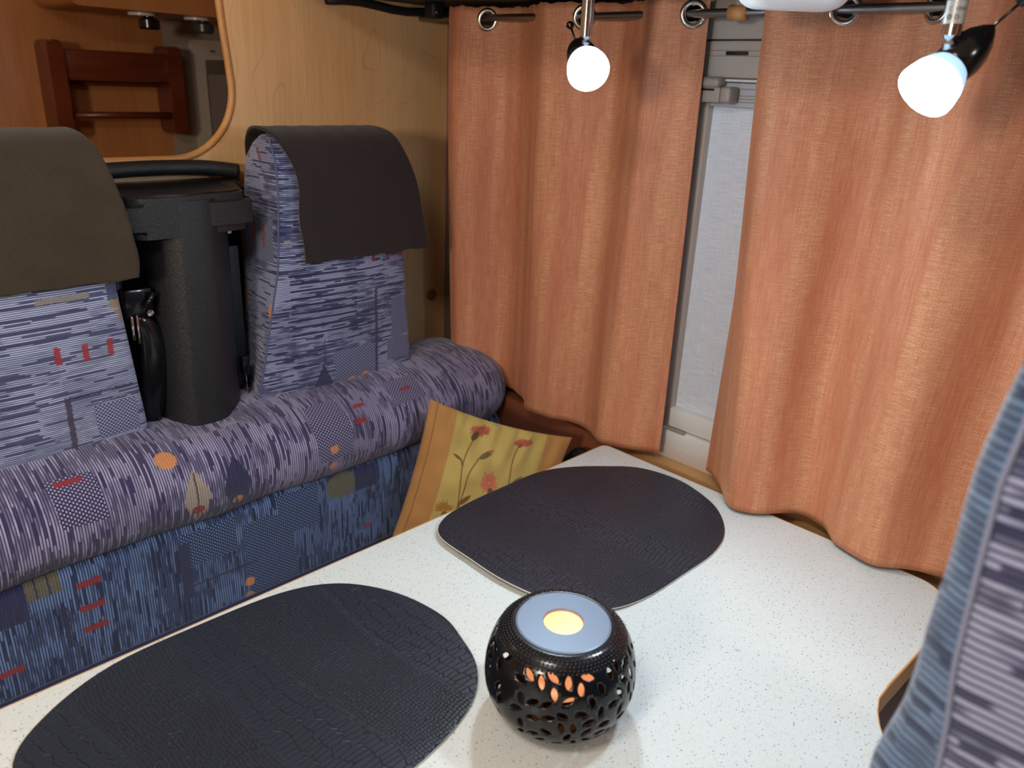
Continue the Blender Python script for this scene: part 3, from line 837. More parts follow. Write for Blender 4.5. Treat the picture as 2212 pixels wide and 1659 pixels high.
# smoke alarm under the locker
al = thing('smoke_alarm', (0.88,0.465,0.69), 'white rounded plastic alarm box under the locker between the lamps', 'alarm')
def alrm(name, hx, hy, z0, z1, r, mat, bev):
    V = rrect(-hy, -hx, hy, hx, r, 8); c, s = math.cos(-0.74), math.sin(-0.74)
    P = [(0.885+a*(-s)*-1*0+ (a*math.cos(-0.80)-b*math.sin(-0.80)), 0.462+(a*math.sin(-0.80)+b*math.cos(-0.80))) for a, b in V]
    return prism(name, P, z0, z1, mat, al, bev=bev, seg=4)
def alarm_loft(name, levels, mat):
    V = []; c, sn = math.cos(-0.80), math.sin(-0.80)
    for z, d in levels:
        for a, b in rrect(-0.060+d, -0.036+d, 0.060-d, 0.036-d, max(0.004, 0.030-d), 8): V.append((0.885+a*c-b*sn, 0.462+a*sn+b*c, z))
    n = len(V)//len(levels); F = grid_faces(n, len(levels), True)+[tuple(range(n))[::-1], tuple((len(levels)-1)*n+k for k in range(n))]
    return mesh(name, V, F, mat, al)
alarm_loft('housing', [(0.686+0.021*(1-math.cos(t)), 0.024*(1-math.sin(t))) for t in [pi/2*k/8 for k in range(9)]]+[(0.7325,0.0)], WHITE)
alarm_loft('cover_rim', [(0.7105,-0.0006),(0.7125,-0.0006)], GREY)


# ---------------------------------------------------------------- bench with bolster
bench = thing('dinette_bench', (0.5,0.95,-0.72), 'long blue striped dinette bench with rolled bolster behind the table', 'bench')
box('bench_base', (-0.6,0.66,-0.72), (1.12,1.345,-0.34), MAPLE_X, bench, bev=0.004)
def extr_profile(name, prof, x0, x1, mat, par, rnd=0.03, nx=60, v0=0, wob=None):
    """closed (y,z) profile swept along x with rounded ends; uv=(x, arc length from point v0)"""
    n = len(prof); cy = sum(p[0] for p in prof)/n; cz = sum(p[1] for p in prof)/n
    L = [0.0]
    for i in range(n): a, b = prof[i], prof[(i+1) % n]; L.append(L[-1]+math.hypot(b[0]-a[0], b[1]-a[1]))
    tot = L[-1]; off = L[v0]
    def vv(i):
        q = L[i]-off
        return q-tot if q > tot/2 else (q+tot if q < -tot/2 else q)
    xs = [x0+(x1-x0)*i/nx for i in range(nx+1)]
    xs = sorted(set([x0+rnd*(1-math.cos(a)) for a in [pi/2*i/6 for i in range(7)]]+[x1-rnd*(1-math.cos(a)) for a in [pi/2*i/6 for i in range(7)]]+[x for x in xs if x0+rnd < x < x1-rnd]))
    V, F, UV = [], [], []
    for x in xs:
        d = min(x-x0, x1-x); s = math.sqrt(max(0, 1-(1-d/rnd)**2)) if d < rnd else 1.0
        shr = rnd*(1-s)
        for i, (y, z) in enumerate(prof):
            dy, dz = y-cy, z-cz; m = math.hypot(dy, dz); k = max(0.05, (m-shr)/m)
            yy, z2 = cy+dy*k, cz+dz*k
            if wob: yy, z2 = wob(x, yy, z2)
            V.append((x, yy, z2))
    m = len(xs)
    fu = []
    for j in range(m-1):
        for i in range(n):
            a, b = j*n+i, j*n+(i+1) % n
            F.append((a, b, b+n, a+n))
            va = vv(i); vb = va+(L[i+1]-L[i])
            fu += [(xs[j], va), (xs[j], vb), (xs[j+1], vb), (xs[j+1], va)]
    F.append(tuple(range(n))[::-1]); fu += [(x0, 0.0)]*n
    F.append(tuple((m-1)*n+i for i in range(n))); fu += [(x1, 0.0)]*n
    return mesh(name, V, F, mat, par, uv=fu)
def sup(cy, cz, ry, rz, e, n=56):
    P = []
    for i in range(n):
        a = 2*pi*i/n; c, s = math.cos(a), math.sin(a)
        P.append((cy-ry*abs(c)**(2/e)*(1 if c >= 0 else -1), cz+rz*abs(s)**(2/e)*(1 if s >= 0 else -1)))
    return P
def wob_b(x, y, z):
    k = math.exp(-((x-0.49)/0.07)**2)
    return y+0.002*math.sin(x*37), z-(0.012*k if z > 0.03 and y > 1.12 else 0)+0.002*math.sin(x*23+1)
BOL = [
 ('ell',0.392,0.070,0.0155,0.0155,ORA),('slant',0.262,0.079,0.018,0.0045,RED,0.0),('slant',0.733,0.069,0.011,0.004,RED,0.0),('slant',0.724,0.041,0.011,0.0045,RED,0.0),
 ('slant',0.839,0.074,0.012,0.0038,RED,0.0),('ell',0.661,0.006,0.0085,0.0075,ORA),('ell',0.660,-0.027,0.0085,0.0075,ORA),
 ('dia',0.421,-0.002,0.021,0.047,BEI),('rect',0.421,0.0,0.0012,0.04,(60,52,60)),('ell',0.421,-0.022,0.010,0.008,RED),
 ('dia',0.485,-0.002,0.024,0.050,NAV),('ell',0.485,-0.028,0.009,0.008,ORA),
 ('fringe',0.30,-0.040,0.24,0.040,(50,48,78),0.0115),('fringe',0.83,-0.040,0.15,0.040,(50,48,78),0.0085)]
MB = fabric('bolster_weave', 'v', BOL, (170,164,194), (40,38,78), 0.0037, var=0.65, checks=[(0.265,0.050,0.030,0.038),(0.665,0.04,0.035,0.055),(0.84,0.075,0.035,0.028)])
extr_profile('bolster', sup(1.20,-0.005,0.14,0.085,2.3), -0.55, 1.115, MB, bench, 0.075, 90, 0, wob_b)
LOW = [('rect',0.262,-0.010,0.017,0.0052,RED),('rect',0.262,-0.050,0.017,0.0052,RED),('rect',0.262,-0.086,0.017,0.0052,RED),('rect',0.144,-0.105,0.020,0.0052,RED),
 ('ell',0.502,-0.120,0.0085,0.0085,ORA),('ell',0.500,-0.148,0.0085,0.0085,ORA),('rect',0.162,-0.003,0.022,0.032,NAV),('rect',0.205,0.010,0.022,0.018,OLI),('rect',0.196,0.010,0.0012,0.018,NAV),('rect',0.212,0.010,0.0012,0.018,NAV),
 ('ell',0.690,-0.002,0.034,0.024,OLI),('rect',0.740,-0.003,0.024,0.022,NAV),('rect',0.742,-0.105,0.010,0.003,RED),
 ('rect',0.225,-0.07,0.004,0.035,(44,44,76)),('rect',0.46,-0.085,0.06,0.0015,(44,50,84)),('rect',0.40,-0.055,0.009,0.05,(48,52,88))]
ML = fabric('shaded_lower_weave', 'v', LOW, (108,136,180), (20,32,68), 0.0037, var=0.7, checks=[(0.44,-0.02,0.045,0.030),(0.545,-0.08,0.045,0.07),(0.60,-0.02,0.04,0.04)])  # same bench fabric, coloured darker and bluer to paint its shade
lowprof = rrect(1.085,-0.262,1.30,-0.052,0.035,7)
# start the profile at the front middle so that v=0 lies there
i0 = min(range(len(lowprof)), key=lambda i: abs(lowprof[i][0]-1.085)+abs(lowprof[i][1]+0.087)*0.5)
lowprof = (lowprof[i0:]+lowprof[:i0])[::-1]; lowprof = [lowprof[-1]]+lowprof[:-1]
extr_profile('lower_back_cushion', lowprof, -0.55, 1.10, ML, bench, 0.03, 70, 0)
SEATM = fabric('seat_weave', 'v', [], (112,134,178), (34,46,84), 0.0036)
extr_profile('seat_cushion', sup(0.93,-0.298,0.27,0.055,5.0,64), -0.55, 1.10, SEATM, bench, 0.04, 70, 0)
tube('cushion_piping', [(x, 1.082, -0.236) for x in np.linspace(-0.5,1.08,30)], 0.0035, SEATM, bench, n=8)

# ---------------------------------------------------------------- headrest cushions
def headrest(label, levels, mat, group=None, name='backrest_cushion', corner=0.020, N=9, base=None, front_sign=1):
    """levels: (z, xl_front, xr_front, y_front, xl_back, xr_back, y_back)"""
    V, UVr = [], []
    xlf0 = levels[0][1]
    rows = []
    for (z, a, b, yf, c, d, yb_) in levels:
        cr = min(corner, (b-a)*0.45, abs(yb_-yf)*0.45)
        P = []
        cor = [((c,yb_),(0,0)), ((a,yf),(0,0)), ((b,yf),(0,0)), ((d,yb_),(0,0))]
        pts4 = [Vector((c,yb_)), Vector((a,yf)), Vector((b,yf)), Vector((d,yb_))]
        seglist = []
        for i in range(4):
            p0, p1, p2 = pts4[i-1], pts4[i], pts4[(i+1) % 4]
            e0, e1 = (p0-p1).normalized(), (p2-p1).normalized()
            q = [p1+e0*cr, p1+e0*cr*0.45+e1*cr*0.05, p1+e0*cr*0.16+e1*cr*0.16, p1+e1*cr*0.45+e0*cr*0.05, p1+e1*cr]
            nxt = pts4[(i+1) % 4]-(pts4[(i+1) % 4]-p1).normalized()*cr
            seglist.append((q, i, nxt))
        for q, i, nxt in seglist:
            P += q
            a0 = q[-1]
            for k in range(1, N):
                t = k/N; pp = a0*(1-t)+nxt*t
                if i == 1:  # front bulge
                    pp = pp+Vector((0, -front_sign*0.010*math.sin(pi*t)))
                P.append(pp)
        # start at middle of back (last edge): rotate so that it starts at corner 0
        L = [0.0]
        for k in range(len(P)): L.append(L[-1]+(P[(k+1) % len(P)]-P[k]).length)
        ic = (5+N-1)+2   # index of the front-left corner apex
        off = L[ic]-a
        rows.append((z, P, [l-off for l in L]))
    n = len(rows[0][1])
    for z, P, L in rows:
        for p in P: V.append((p.x, p.y, z))
    F, fu = [], []
    for j in range(len(rows)-1):
        for k in range(n):
            a, b = j*n+k, j*n+(k+1) % n
            F.append((a, b, b+n, a+n))
            fu += [(rows[j][2][k], rows[j][0]), (rows[j][2][k+1], rows[j][0]), (rows[j+1][2][k+1], rows[j+1][0]), (rows[j+1][2][k], rows[j+1][0])]
    # caps
    F.append(tuple(range(n))[::-1]); fu += [(0.0, rows[0][0])]*n
    m = len(rows)-1
    F.append(tuple(m*n+k for k in range(n))); fu += [(p.x, rows[m][0]+(p.y-1.16)) for p in rows[m][1]]
    o = thing(name, base, label, 'cushion', group)
    mesh('cushion_body', V, F, mat, o, uv=fu)
    sid = 1 if True else 0
    ic = (5+N-1)+2
    seam = [(P[ic].x-0.0006, P[ic].y, z) for z, P, L in rows[1:-2]]
    tube('side_seam', seam, 0.0016, mat, o, n=8).data.materials[0] = PIPE
    return o
PIPE = fabric('seam_thread', 'u', [], (150,158,190), (84,90,124), 0.003)
def lv(prs, zlist):
    K = np.array(prs, float); out = []
    for z in zlist: out.append(tuple([z]+[float(np.interp(z, K[:,0], K[:,i])) for i in range(1, K.shape[1])]))
    return out
zl = [0.056,0.060,0.068,0.082]+[0.11+0.03*i for i in range(11)]+[0.43]+[0.450,0.465,0.478,0.489,0.497,0.502,0.505]
KR = [(0.056,0.600,0.895,1.190,0.625,0.89,1.27),(0.060,0.592,0.902,1.182,0.622,0.90,1.275),(0.068,0.586,0.908,1.172,0.620,0.905,1.280),(0.082,0.584,0.911,1.165,0.618,0.905,1.285),(0.30,0.632,0.893,1.160,0.632,0.89,1.285),(0.42,0.640,0.882,1.160,0.640,0.88,1.280),(0.465,0.642,0.872,1.166,0.642,0.87,1.270),(0.489,0.645,0.860,1.182,0.648,0.86,1.255),(0.502,0.650,0.850,1.200,0.655,0.85,1.240),(0.505,0.660,0.840,1.212,0.662,0.84,1.228)]
GRID = (0.710,0.235,0.066,0.056)
HRm = [('grid',0.712,0.232,0.064,0.056,(26,28,74),0.0128),
 ('rect',0.855,0.240,0.036,0.0015,(46,46,86)),('rect',0.8185,0.155,0.003,0.085,(52,50,82)),
 ('tri',0.703,0.090,0.027,0.029,NAV),('rect',0.7065,0.140,0.0009,0.024,NAV),
 ('ell',0.763,0.073,0.0092,0.0088,ORA),('ell',0.791,0.077,0.0085,0.0085,ORA),
 ('rect',0.813,0.302,0.0034,0.0125,RED),('rect',0.848,0.303,0.0034,0.0125,RED),('rect',0.879,0.300,0.003,0.011,RED),
 ('rect',0.592,0.345,0.0038,0.019,RED),('rect',0.560,0.352,0.0038,0.018,RED),('rect',0.524,0.352,0.0035,0.010,RED),
 ('rect',0.598,0.474,0.0038,0.010,RED),('rect',0.560,0.476,0.0038,0.010,RED),
 ('ell',0.512,0.226,0.011,0.017,ORA),('ell',0.611,0.226,0.0045,0.012,ORA),('ell',0.648,0.34,0.006,0.003,BEI)]
MHR = fabric('right_headrest_weave', 'u', HRm, (172,180,210), (30,34,82), 0.0029, var=0.75, checks=[(0.878,0.175,0.022,0.040),(0.77,0.095,0.045,0.040),(0.872,0.115,0.028,0.022),(0.56,0.34,0.06,0.035)])
headrest('blue striped backrest cushion beside the curtain under the brown cloth', lv(KR, zl), MHR, 'backrest cushions of the bench', base=(0.75,1.22,0.042))
KL = [(0.056,0.10,0.385,1.190,0.11,0.38,1.27),(0.060,0.08,0.393,1.182,0.10,0.385,1.275),(0.068,0.07,0.399,1.172,0.09,0.39,1.280),(0.082,0.065,0.403,1.165,0.09,0.395,1.285),(0.30,0.09,0.384,1.160,0.10,0.37,1.285),(0.42,0.10,0.378,1.160,0.11,0.365,1.280),(0.465,0.105,0.372,1.166,0.12,0.36,1.270),(0.489,0.115,0.362,1.182,0.13,0.35,1.255),(0.502,0.13,0.352,1.200,0.14,0.345,1.240),(0.505,0.14,0.342,1.212,0.15,0.335,1.228)]
HLm = [('rect',0.337,0.1565,0.046,0.0015,(46,46,76)),('rect',0.290,0.112,0.0040,0.046,(66,60,86)),('rect',0.342,0.140,0.03,0.0009,(46,46,76)),
 ('rect',0.287,0.221,0.0042,0.0125,(168,44,48)),('rect',0.324,0.219,0.0042,0.0125,(168,44,48)),('rect',0.3585,0.220,0.0042,0.0120,(168,44,48)),
 ('grid',0.275,0.275,0.060,0.034,(62,62,104),0.0165),('rect',0.305,0.300,0.035,0.004,(150,146,140)),('rect',0.371,0.300,0.0075,0.012,(72,82,122)),
 ('rect',0.374,0.282,0.0075,0.006,(158,140,104)),('rect',0.377,0.270,0.006,0.004,(158,140,104)),('rect',0.380,0.260,0.004,0.003,(170,132,104)),
 ('grid',0.215,0.155,0.035,0.05,(62,62,104),0.0135)]
MHL = fabric('left_headrest_weave', 'u', HLm, (186,196,222), (62,68,110), 0.0029, var=0.4, checks=[(0.355,0.110,0.030,0.026)])
headrest('pale blue striped backrest cushion at the left under the olive cloth', lv(KL, zl), MHL, 'backrest cushions of the bench', base=(0.24,1.22,0.042))

# ---------------------------------------------------------------- cloths over the headrests
def cloth_mat(name, c1, c2, rough=0.9, mesh_w=0.0016):
    g = G(name, rough, 0, 0.2); g.b.inputs['Sheen Weight'].default_value = 0.15
    u, v, _ = g.sep(g.uv())
    a = ((u/mesh_w).frac()-0.5).abs()*2.0; b = ((v/mesh_w+(u/mesh_w).floor()*0.5).frac()-0.5).abs()*2.0
    wv = (a*0.5+b*0.5)
    n = g.noise(g.comb(u*300.0, v*300.0, 0.0), 1.0, 3); bg = g.noise(g.comb(u*22.0, v*22.0, 0.0), 1.0, 2)
    g.color(g.mix((wv*0.6+n*0.2+bg*0.35).clamp(), lin(c1), lin(c2))); g.bump(wv*0.7+n*0.3+bg*0.6, 0.5, 0.0012)
    return g.m
def cloth(label, mat, path, left, right, base, ripple=0.0025, seed=1, nu=60):
    """path: (y,z) from front hem over the top to the back; left/right: x per path point"""
    nv = 70
    P = catmull([(l, r, y, z) for (y, z), l, r in zip(path, left, right)], nv)
    L = 0; V, UV = [], []
    prev = None
    for j in range(nv):
        l, r, y, z = P[j]
        if prev is not None: L += math.hypot(y-prev[0], z-prev[1])
        prev = (y, z)
        for i in range(nu):
            t = i/(nu-1); x = l+(r-l)*t
            fr = max(0, 1-j/(nv*0.55))
            rp = ripple*fr*(math.sin(t*9+seed)+0.6*math.sin(t*17+seed*2+z*20))
            sag = -0.004*fr*math.sin(t*pi*2+seed)
            V.append((x+0.0015*math.sin(z*60+seed)*(1 if t > 0.9 or t < 0.1 else 0), y-abs(rp)*0.8-0.001, z+sag*(1-fr)+0.0012*math.sin(t*31+seed)*(1 if j == 0 else 0.3)))
            UV.append((x, L))
    o = mesh('headrest_cloth', V, grid_faces(nu, nv), mat, uv=UV, base=base, label=label, cat='cloth')
    sm = o.modifiers.new('thick', 'SOLIDIFY'); sm.thickness = 0.004; sm.offset = 1
    return o
pathR = [(1.147,0.305),(1.146,0.34),(1.146,0.39),(1.148,0.43),(1.152,0.462),(1.162,0.487),(1.180,0.503),(1.21,0.511),(1.25,0.511),(1.285,0.500),(1.302,0.470),(1.305,0.40)]
LRx = [0.672,0.670,0.667,0.668,0.664,0.655,0.648,0.645,0.650,0.66,0.665,0.67]
RRx = [0.930,0.924,0.914,0.903,0.893,0.884,0.878,0.872,0.868,0.866,0.868,0.87]
MCR = cloth_mat('brown_black_cloth', (28,22,23), (52,44,43))
cloth('dark brown cloth draped over the backrest cushion beside the curtain', MCR, pathR, LRx, RRx, (0.77,1.2,0.30), 0.002, 1)
MCL = cloth_mat('olive_brown_cloth', (34,28,24), (78,68,54), mesh_w=0.0030)
pathL = [(1.147,0.318),(1.146,0.35),(1.146,0.39),(1.148,0.43),(1.152,0.462),(1.162,0.487),(1.180,0.503),(1.21,0.511),(1.25,0.511),(1.285,0.500),(1.302,0.470),(1.305,0.40)]
LLx = [0.08,0.08,0.085,0.09,0.095,0.10,0.105,0.11,0.11,0.11,0.11,0.11]
RLx = [0.405,0.410,0.403,0.396,0.390,0.382,0.374,0.368,0.366,0.366,0.368,0.37]
cloth('olive-brown coarse cloth draped over the backrest cushion at the left', MCL, pathL, LLx, RLx, (0.24,1.2,0.31), 0.0025, 2)

# ---------------------------------------------------------------- seat belt tower
gp_ = G('grained_black_plastic', 0.42, 0, 0.5)
nn = gp_.voro(gp_.obj(), 420, 'DISTANCE_TO_EDGE', 1.0); gp_.color(gp_.mix(nn.step(0,0.2), lin((24,26,28)), lin((35,37,40)))); gp_.bump(nn.step(0,0.25), 0.35, 0.0006)
TWR = gp_.m
tw = thing('seat_belt_tower', (0.5,1.24,0.0), 'black moulded plastic seat belt tower between the two backrest cushions', 'belt tower')
def col_ring(z):
    k = (0.38-z)/0.33
    xl, xr = 0.446-0.006*k, 0.570-0.004*k; yf, ybk = 1.1535-0.002*k, 1.33
    fx0, fx1 = xl+0.030, xr-0.045
    return [(xl,ybk),(xl-0.0,yf+0.055),(xl+0.006,yf+0.035),(fx0-0.006,yf+0.006),(fx0+0.004,yf),(fx1-0.006,yf),(fx1+0.006,yf+0.005),(xr-0.010,yf+0.030),(xr,yf+0.045),(xr,ybk)]
V, F = [], []
zz = [0.066,0.10,0.18,0.26,0.32,0.36,0.418]
for z in zz:
    for (a, b) in col_ring(z): V.append((a, b, z))
for j in range(len(zz)-1):
    for k in range(10): a, b = j*10+k, j*10+(k+1) % 10; F.append((a, b, b+10, a+10))
F.append(tuple(range(10))[::-1]); F.append(tuple(6*10+k for k in range(10)))
cl_ = mesh('column', V, F, TWR, tw, smooth=True); cl_.data.set_sharp_from_angle(angle=math.radians(62))
hd = [(0.345,1.345),(0.345,1.292),(0.398,1.292),(0.398,1.172),(0.408,1.160),(0.43,1.157),(0.48,1.155),(0.575,1.157),(0.598,1.166),(0.606,1.185),(0.610,1.27),(0.625,1.295),(0.66,1.297),(0.66,1.345)]
prism('head', hd, 0.366, 0.424, TWR, tw, bev=0.012, seg=4)
prism('tray_floor', [(0.35,1.335),(0.35,1.297),(0.405,1.297),(0.405,1.20),(0.412,1.18),(0.48,1.172),(0.57,1.175),(0.588,1.185),(0.592,1.20),(0.596,1.28),(0.615,1.302),(0.65,1.305),(0.65,1.335)], 0.422, 0.4262, plain('tray_gloss_black', (30,26,24), 0.14), tw, bev=0.001)
rim = [(0.347,1.320,0.434),(0.40,1.333,0.441),(0.50,1.337,0.445),(0.60,1.335,0.443),(0.657,1.322,0.436)]
tube('back_rim', [tuple(p) for p in catmull(rim, 30)], 0.0125, TWR, tw, n=14)
# belts either side of the column
bl_ = thing('seat_belt', (0.42,1.22,0.05), 'black seat belt and glossy buckle sleeve left of the tower', 'seat belt')
pts = catmull([(0.418,1.205,0.055),(0.424,1.20,0.10),(0.430,1.195,0.15),(0.432,1.193,0.20),(0.424,1.195,0.238),(0.418,1.20,0.248)], 26)
V = []
for i, p in enumerate(pts):
    t = i/25; wd = 0.007+0.013*math.sin(pi*min(1, t*1.05+0.05))**0.7; th = 0.007
    for k in range(16):
        a = 2*pi*k/16; V.append((p[0]+wd*math.cos(a), p[1]+th*math.sin(a), p[2]))
F = grid_faces(16, 26, True)+[tuple(range(16))[::-1], tuple(25*16+k for k in range(16))]
mesh('buckle_sleeve', V, F, BLACKP, bl_)
box('buckle_tongue', (0.402,1.186,0.214), (0.406,1.190,0.250), CHROME, bl_, bev=0.001)
box('buckle_tongue', (0.409,1.184,0.208), (0.4125,1.188,0.252), CHROME, bl_, bev=0.001)
box('buckle_head', (0.398,1.19,0.245), (0.440,1.215,0.290), BLACKP, bl_, bev=0.005)
tube('belt_guide', [(0.424,1.185,0.262),(0.432,1.183,0.272),(0.437,1.183,0.284)], 0.004, BLACKP, bl_, n=10)
lathe('guide_rivet', [(0,0),(0.005,0),(0.005,0.004),(0,0.005)], (0.431,1.188,0.252), (0,-1,0), CHROME, bl_, n=18)
tube('webbing', [(0.405,1.24,0.30),(0.41,1.26,0.20),(0.408,1.27,0.03)], 0.010, MATTB, bl_, n=8)
b2 = thing('seat_belt', (0.575,1.23,0.06), 'black belt strap with thin metal tongue right of the tower', 'seat belt')
box('webbing', (0.578,1.225,0.07), (0.598,1.229,0.33), MATTB, b2, bev=0.001)
box('buckle_head', (0.572,1.190,0.115), (0.586,1.205,0.150), BLACKP, b2, bev=0.004)
box('buckle_tongue', (0.577,1.192,0.085), (0.5785,1.200,0.118), CHROME, b2, bev=0.0005)
box('belt_loop', (0.606,1.285,0.338), (0.618,1.296,0.3455), WHITE, b2, bev=0.001)
# black sheet painting the shade in the gap behind the tower
bk = box('tower_gap_shade', (0.33,1.335,0.02), (0.66,1.349,0.37), MATTB, tw, bev=0.002)

# ---------------------------------------------------------------- yellow floral cushion
TL, TRc, BLc = Vector((0.858,1.045,0.054)), Vector((1.055,0.872,-0.019)), Vector((0.758,1.040,-0.240))
eu = TRc-TL; ev = (BLc-TL); ev = ev-eu.normalized()*ev.dot(eu.normalized()); ev = ev.normalized()*0.305
nr = ev.cross(eu).normalized()
if nr.dot(Vector((-0.6,-0.6,0.3))) < 0: nr = -nr
NP = 240
ss, tt_ = np.meshgrid(np.linspace(0,1,NP), np.linspace(0,1,NP))   # s across, t down
def Pimg(X, Y):
    """photograph-scale sketch coordinates of the print -> cushion coordinates"""
    px, py = 820+0.226*X-925, 820+0.226*Y-855
    A_ = np.array([[303,-102],[80,300]]); q = np.linalg.inv(A_) @ np.array([px, py]); return float(q[0]), float(q[1])
asp = 0.305/eu.length
img = np.zeros((NP,NP,3)); hx = lambda c: np.array(lin(c)[:3])
mid = np.exp(-((ss-0.5)/0.30)**6)[...,None]
gold, yel = hx((180,130,74)), hx((190,168,96))
img[:] = gold
img = img*(1-(np.abs(ss-0.51) < 0.315)[...,None])+yel*(np.abs(ss-0.51) < 0.315)[...,None]
nb = np.zeros((NP,NP)); 
for k in range(14):
    fx, fy, ph = rng.uniform(2,14), rng.uniform(2,14), rng.uniform(0,6.28); nb += np.sin(fx*ss*3+fy*tt_*3*rng.choice([-1,1])+ph)/14
img *= (1+0.22*nb)[...,None]
img *= (1-0.10*rng.random((NP,NP)))[...,None]
patch = (np.abs(ss-0.51) < 0.315)*(np.sin(ss*9+tt_*4) > 0.55)
img = img*(1-0.10*patch[...,None])
seam = np.abs(ss-0.055) < 0.004
img[seam] *= 0.55
def seg(a, b, wd, c, al=0.9):
    global img
    (x0, y0), (x1, y1) = a, b
    dx, dy = x1-x0, (y1-y0)*asp; X_, Y_ = ss-x0, (tt_-y0)*asp
    t = np.clip((X_*dx+Y_*dy)/(dx*dx+dy*dy+1e-9), 0, 1)
    d = np.hypot(X_-t*dx, Y_-t*dy); m = np.clip((wd-d)/0.0025+0.5, 0, 1)[...,None]*al
    img = img*(1-m)+hx(c)*m
def stem(pts, wd=0.0042, c=(84,58,34)):
    P = catmull([Pimg(*p) for p in pts], 14)
    for i in range(13): seg(P[i], P[i+1], wd, c)
def leaf(X0, Y0, X1, Y1, wd, c):
    a, b = np.array(Pimg(X0,Y0)), np.array(Pimg(X1,Y1))
    for i in range(12):
        t0, t1 = i/12, (i+1)/12; w_ = wd*math.sin(pi*(t0+t1)/2)**0.8
        seg(a+(b-a)*t0, a+(b-a)*t1, w_, c)
def head(X0, Y0, rx, ry, c1, c2, a0=0.0, a1=2*pi, n=46):
    for k in range(n):
        a = a0+(a1-a0)*k/n+rng.uniform(-0.05,0.05); q = rng.uniform(0.65,1.05)
        seg(Pimg(X0+rx*0.15*math.cos(a), Y0+ry*0.15*math.sin(a)), Pimg(X0+rx*q*math.cos(a), Y0+ry*q*math.sin(a)), 0.0040, c1 if k % 2 else c2, 0.85)
stem([(590,1280),(680,1050),(740,660),(860,440)]); stem([(650,1150),(740,900),(800,730),(905,600)]); stem([(1090,1060),(1180,860),(1230,640),(1290,520)])
stem([(1025,1090),(1030,1020),(1018,950)]); stem([(500,1320),(520,1230),(545,1130)]); stem([(735,660),(725,610),(680,590)])
DG = (92,80,44)
leaf(740,625,658,568,0.010,DG); leaf(690,1015,812,930,0.016,(104,72,40)); leaf(1170,890,1318,785,0.019,DG); leaf(985,1100,970,1015,0.010,(120,84,40)); leaf(1620,815,1660,850,0.006,DG)
leaf(905,605,1045,540,0.019,DG); leaf(1010,560,1045,535,0.010,(178,96,72))
PK, PK2, BR, YB = (178,80,66), (204,112,88), (140,60,50), (160,112,36)
head(930,375,100,48,PK,BR); head(1340,490,90,32,PK,BR); head(993,820,98,105,PK2,PK); head(550,1060,92,95,YB,(150,104,46),math.radians(175),math.radians(365),34); head(1250,985,60,45,YB,(200,160,60),pi,2*pi,20); head(145,1430,95,85,BR,(176,92,66))
leaf(845,445,905,385,0.021,(74,50,34)); leaf(1000,870,1020,960,0.022,(74,62,44)); leaf(545,1135,560,1070,0.020,(120,80,40)); leaf(1285,525,1330,500,0.010,(110,56,40))
V, UV = [], []
for side_ in (1, -1):
    for j in range(NP):
        for i in range(NP):
            s, t = i/(NP-1), j/(NP-1); a, b = 2*s-1, 2*t-1
            pin_u = 1-0.055*(1-b*b)*1.0; pin_v = 1-0.075*(1-a*a)
            th = 0.040*((1-a*a)**0.55)*((1-b*b)**0.55)
            wr = 0.0040*math.sin(a*26+b*3)*math.exp(-((t)/0.20)**2)*(1-a*a)+0.0030*math.sin(8*(a+b))*(1-a*a)*(1-b*b)
            wr2 = -0.009*math.exp(-((a+0.62+0.5*(b-0.9))/0.07)**2)*max(0,b)*(1-b*b)**0.2
            p = TL+eu*(0.5+0.5*a*pin_u)+ev*(0.5+0.5*b*pin_v)+nr*(side_*th+(wr+wr2 if side_ > 0 else 0)*(1 if 0 < i < NP-1 and 0 < j < NP-1 else 0)+0.035)
            V.append(p)
    if side_ == 1: F = grid_faces(NP, NP)
    else:
        off = NP*NP; F += [(a+off, d+off, c+off, b+off) for (a, b, c, d) in grid_faces(NP, NP)]
# keep the back light: every 6th sample
Vn = [V[k] for k in range(NP*NP)]; F = grid_faces(NP, NP)
idx = [round(k*(NP-1)/39) for k in range(40)]; b0 = len(Vn)
for j in idx:
    for i in idx: Vn.append(V[NP*NP+j*NP+i])
F += [(a+b0, d+b0, c+b0, b+b0) for (a, b, c, d) in grid_faces(40, 40)]
colr = np.ones((len(Vn),4)); colr[:NP*NP,:3] = np.clip(img,0,1).reshape(-1,3); colr[NP*NP:,:3] = gold
gy = G('floral_cotton', 0.75, 0, 0.25); at_ = gy.N.new('ShaderNodeAttribute'); at_.attribute_name = 'print'
nn = gy.noise(gy.obj(), 900, 2); gy.color(gy.mix(nn*0.25, X(gy, at_.outputs['Color']), lin((160,120,66)))); gy.bump(nn, 0.25, 0.0008)
gy.b.inputs['Sheen Weight'].default_value = 0.2
yc = mesh('scatter_cushion', Vn, F, gy.m, base=(0.86,0.95,-0.24), col=colr, label='yellow cushion printed with thistle flowers in the bench corner', cat='cushion')
# dark pouch wedged between cushion and wall
bm = bmesh.new(); bmesh.ops.create_icosphere(bm, subdivisions=4, radius=1.0)
for v in bm.verts:
    q = v.co; r = 1+0.06*math.sin(q.x*5+q.y*3)+0.04*math.sin(q.z*7)
    v.co = Vector((1.062+0.026*q.x*r, 0.842+0.042*q.y*r, -0.108+0.062*q.z*r))
from_bm('leather_pouch', bm, plain('black_leather', (22,18,18), 0.3, bump=0.4, nscale=60), smooth=True, label='black leather pouch wedged between the yellow cushion and the wall', cat='bag')

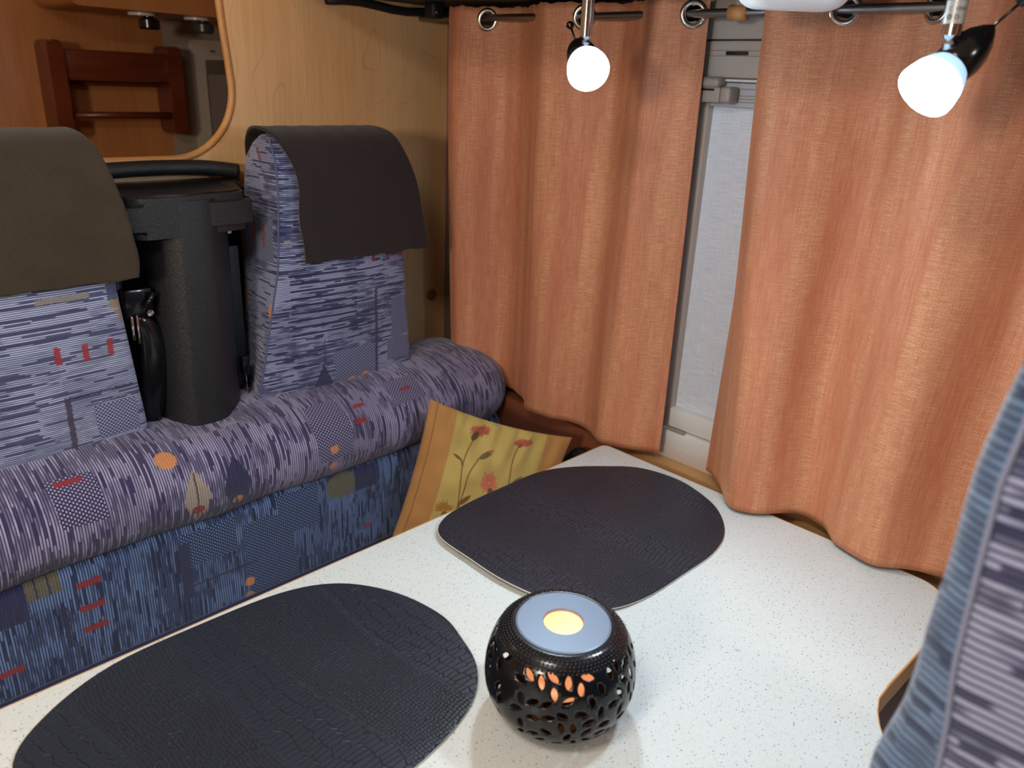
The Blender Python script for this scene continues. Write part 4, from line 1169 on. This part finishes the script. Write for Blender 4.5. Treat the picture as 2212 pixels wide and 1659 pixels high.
# ---------------------------------------------------------------- near bench back at the right, close to the camera
nsm = fabric('near_seat_weave', 'u', [], (160,164,190), (36,40,74), 0.0050, var=0.75)
nfm = fabric('near_seat_front_weave', 'u', [], (108,136,168), (34,50,82), 0.0050, var=0.5)
zlev = [-0.17+0.016764*i for i in range(41)]
def yfront(z): return float(np.interp(z, [-0.3,0.10,0.238,0.264,0.294,0.316,0.351,0.418,0.478,0.50], [0.094,0.096,0.092,0.087,0.0845,0.0835,0.0825,0.0805,0.0735,0.067]))+0.0008*math.sin(z*60)
def yseam(z): return float(np.interp(z, [-0.3,0.24,0.295,0.328,0.381,0.434,0.5], [0.05,0.054,0.0575,0.062,0.0640,0.0655,0.060]))
nbench = thing('bench_seat', (0.56,0.0,-0.72), 'blurred blue-grey striped bench seat back at the lower right, nearest the camera', 'seat')
def strip(name, fn, mat):
    V, F, fu = [], [], []
    rows = [[Vector((a, b, z)) for a, b in fn(z)] for z in zlev]; n = len(rows[0])
    for r in rows: V += r
    for j in range(len(rows)-1):
        L = 0
        for k in range(n-1):
            a, b = j*n+k, j*n+k+1; d = (rows[j][k+1]-rows[j][k]).length
            sl = 0.55*L
            F.append((a, a+n, b+n, b)); fu += [(L, zlev[j]), (L, zlev[j+1]), (L+d, zlev[j+1]), (L+d, zlev[j])]; L += d
    return mesh(name, V, F, mat, nbench, uv=fu)
def topk(z): return 0.03*max(0, (z-0.46)/0.04)**2
strip('side_panel', lambda z: [(0.74,-0.06),(0.72,-0.085),(0.43,-0.085),(0.404,-0.080),(0.400,-0.06),(0.399,-0.02),(0.398,0.02),(0.3975,yseam(z)-0.008),(0.3985,yseam(z))], nsm)
strip('front_panel', lambda z: [(0.3985,yseam(z)),(0.4005,yseam(z)+0.005),(0.4035,yseam(z)+0.010),(0.408,(yseam(z)+yfront(z))/2+0.007),(0.414,yfront(z)-0.002-topk(z)),(0.422,yfront(z)-topk(z)),(0.47,yfront(z)+0.003-topk(z)),(0.55,yfront(z)+0.006-topk(z)),(0.66,yfront(z)+0.004-topk(z)),(0.72,yfront(z)-0.004-topk(z)),(0.74,yfront(z)-0.03),(0.74,-0.06)], nfm)
prism('top_panel', [(0.41,-0.07),(0.41,0.035),(0.73,0.035),(0.73,-0.07)], 0.485, 0.4995, nfm, nbench, bev=0.006)
tube('welt_seam', [(0.3978, yseam(z), z) for z in zlev[:-1]], 0.0017, plain('pale_welt', (128,134,160), 0.9), nbench, n=8)
box('seat_base', (0.42,-0.08,-0.72), (1.10,0.34,-0.17), plain('grey_seat_board', (176,170,170), 0.7), nbench, bev=0.01)
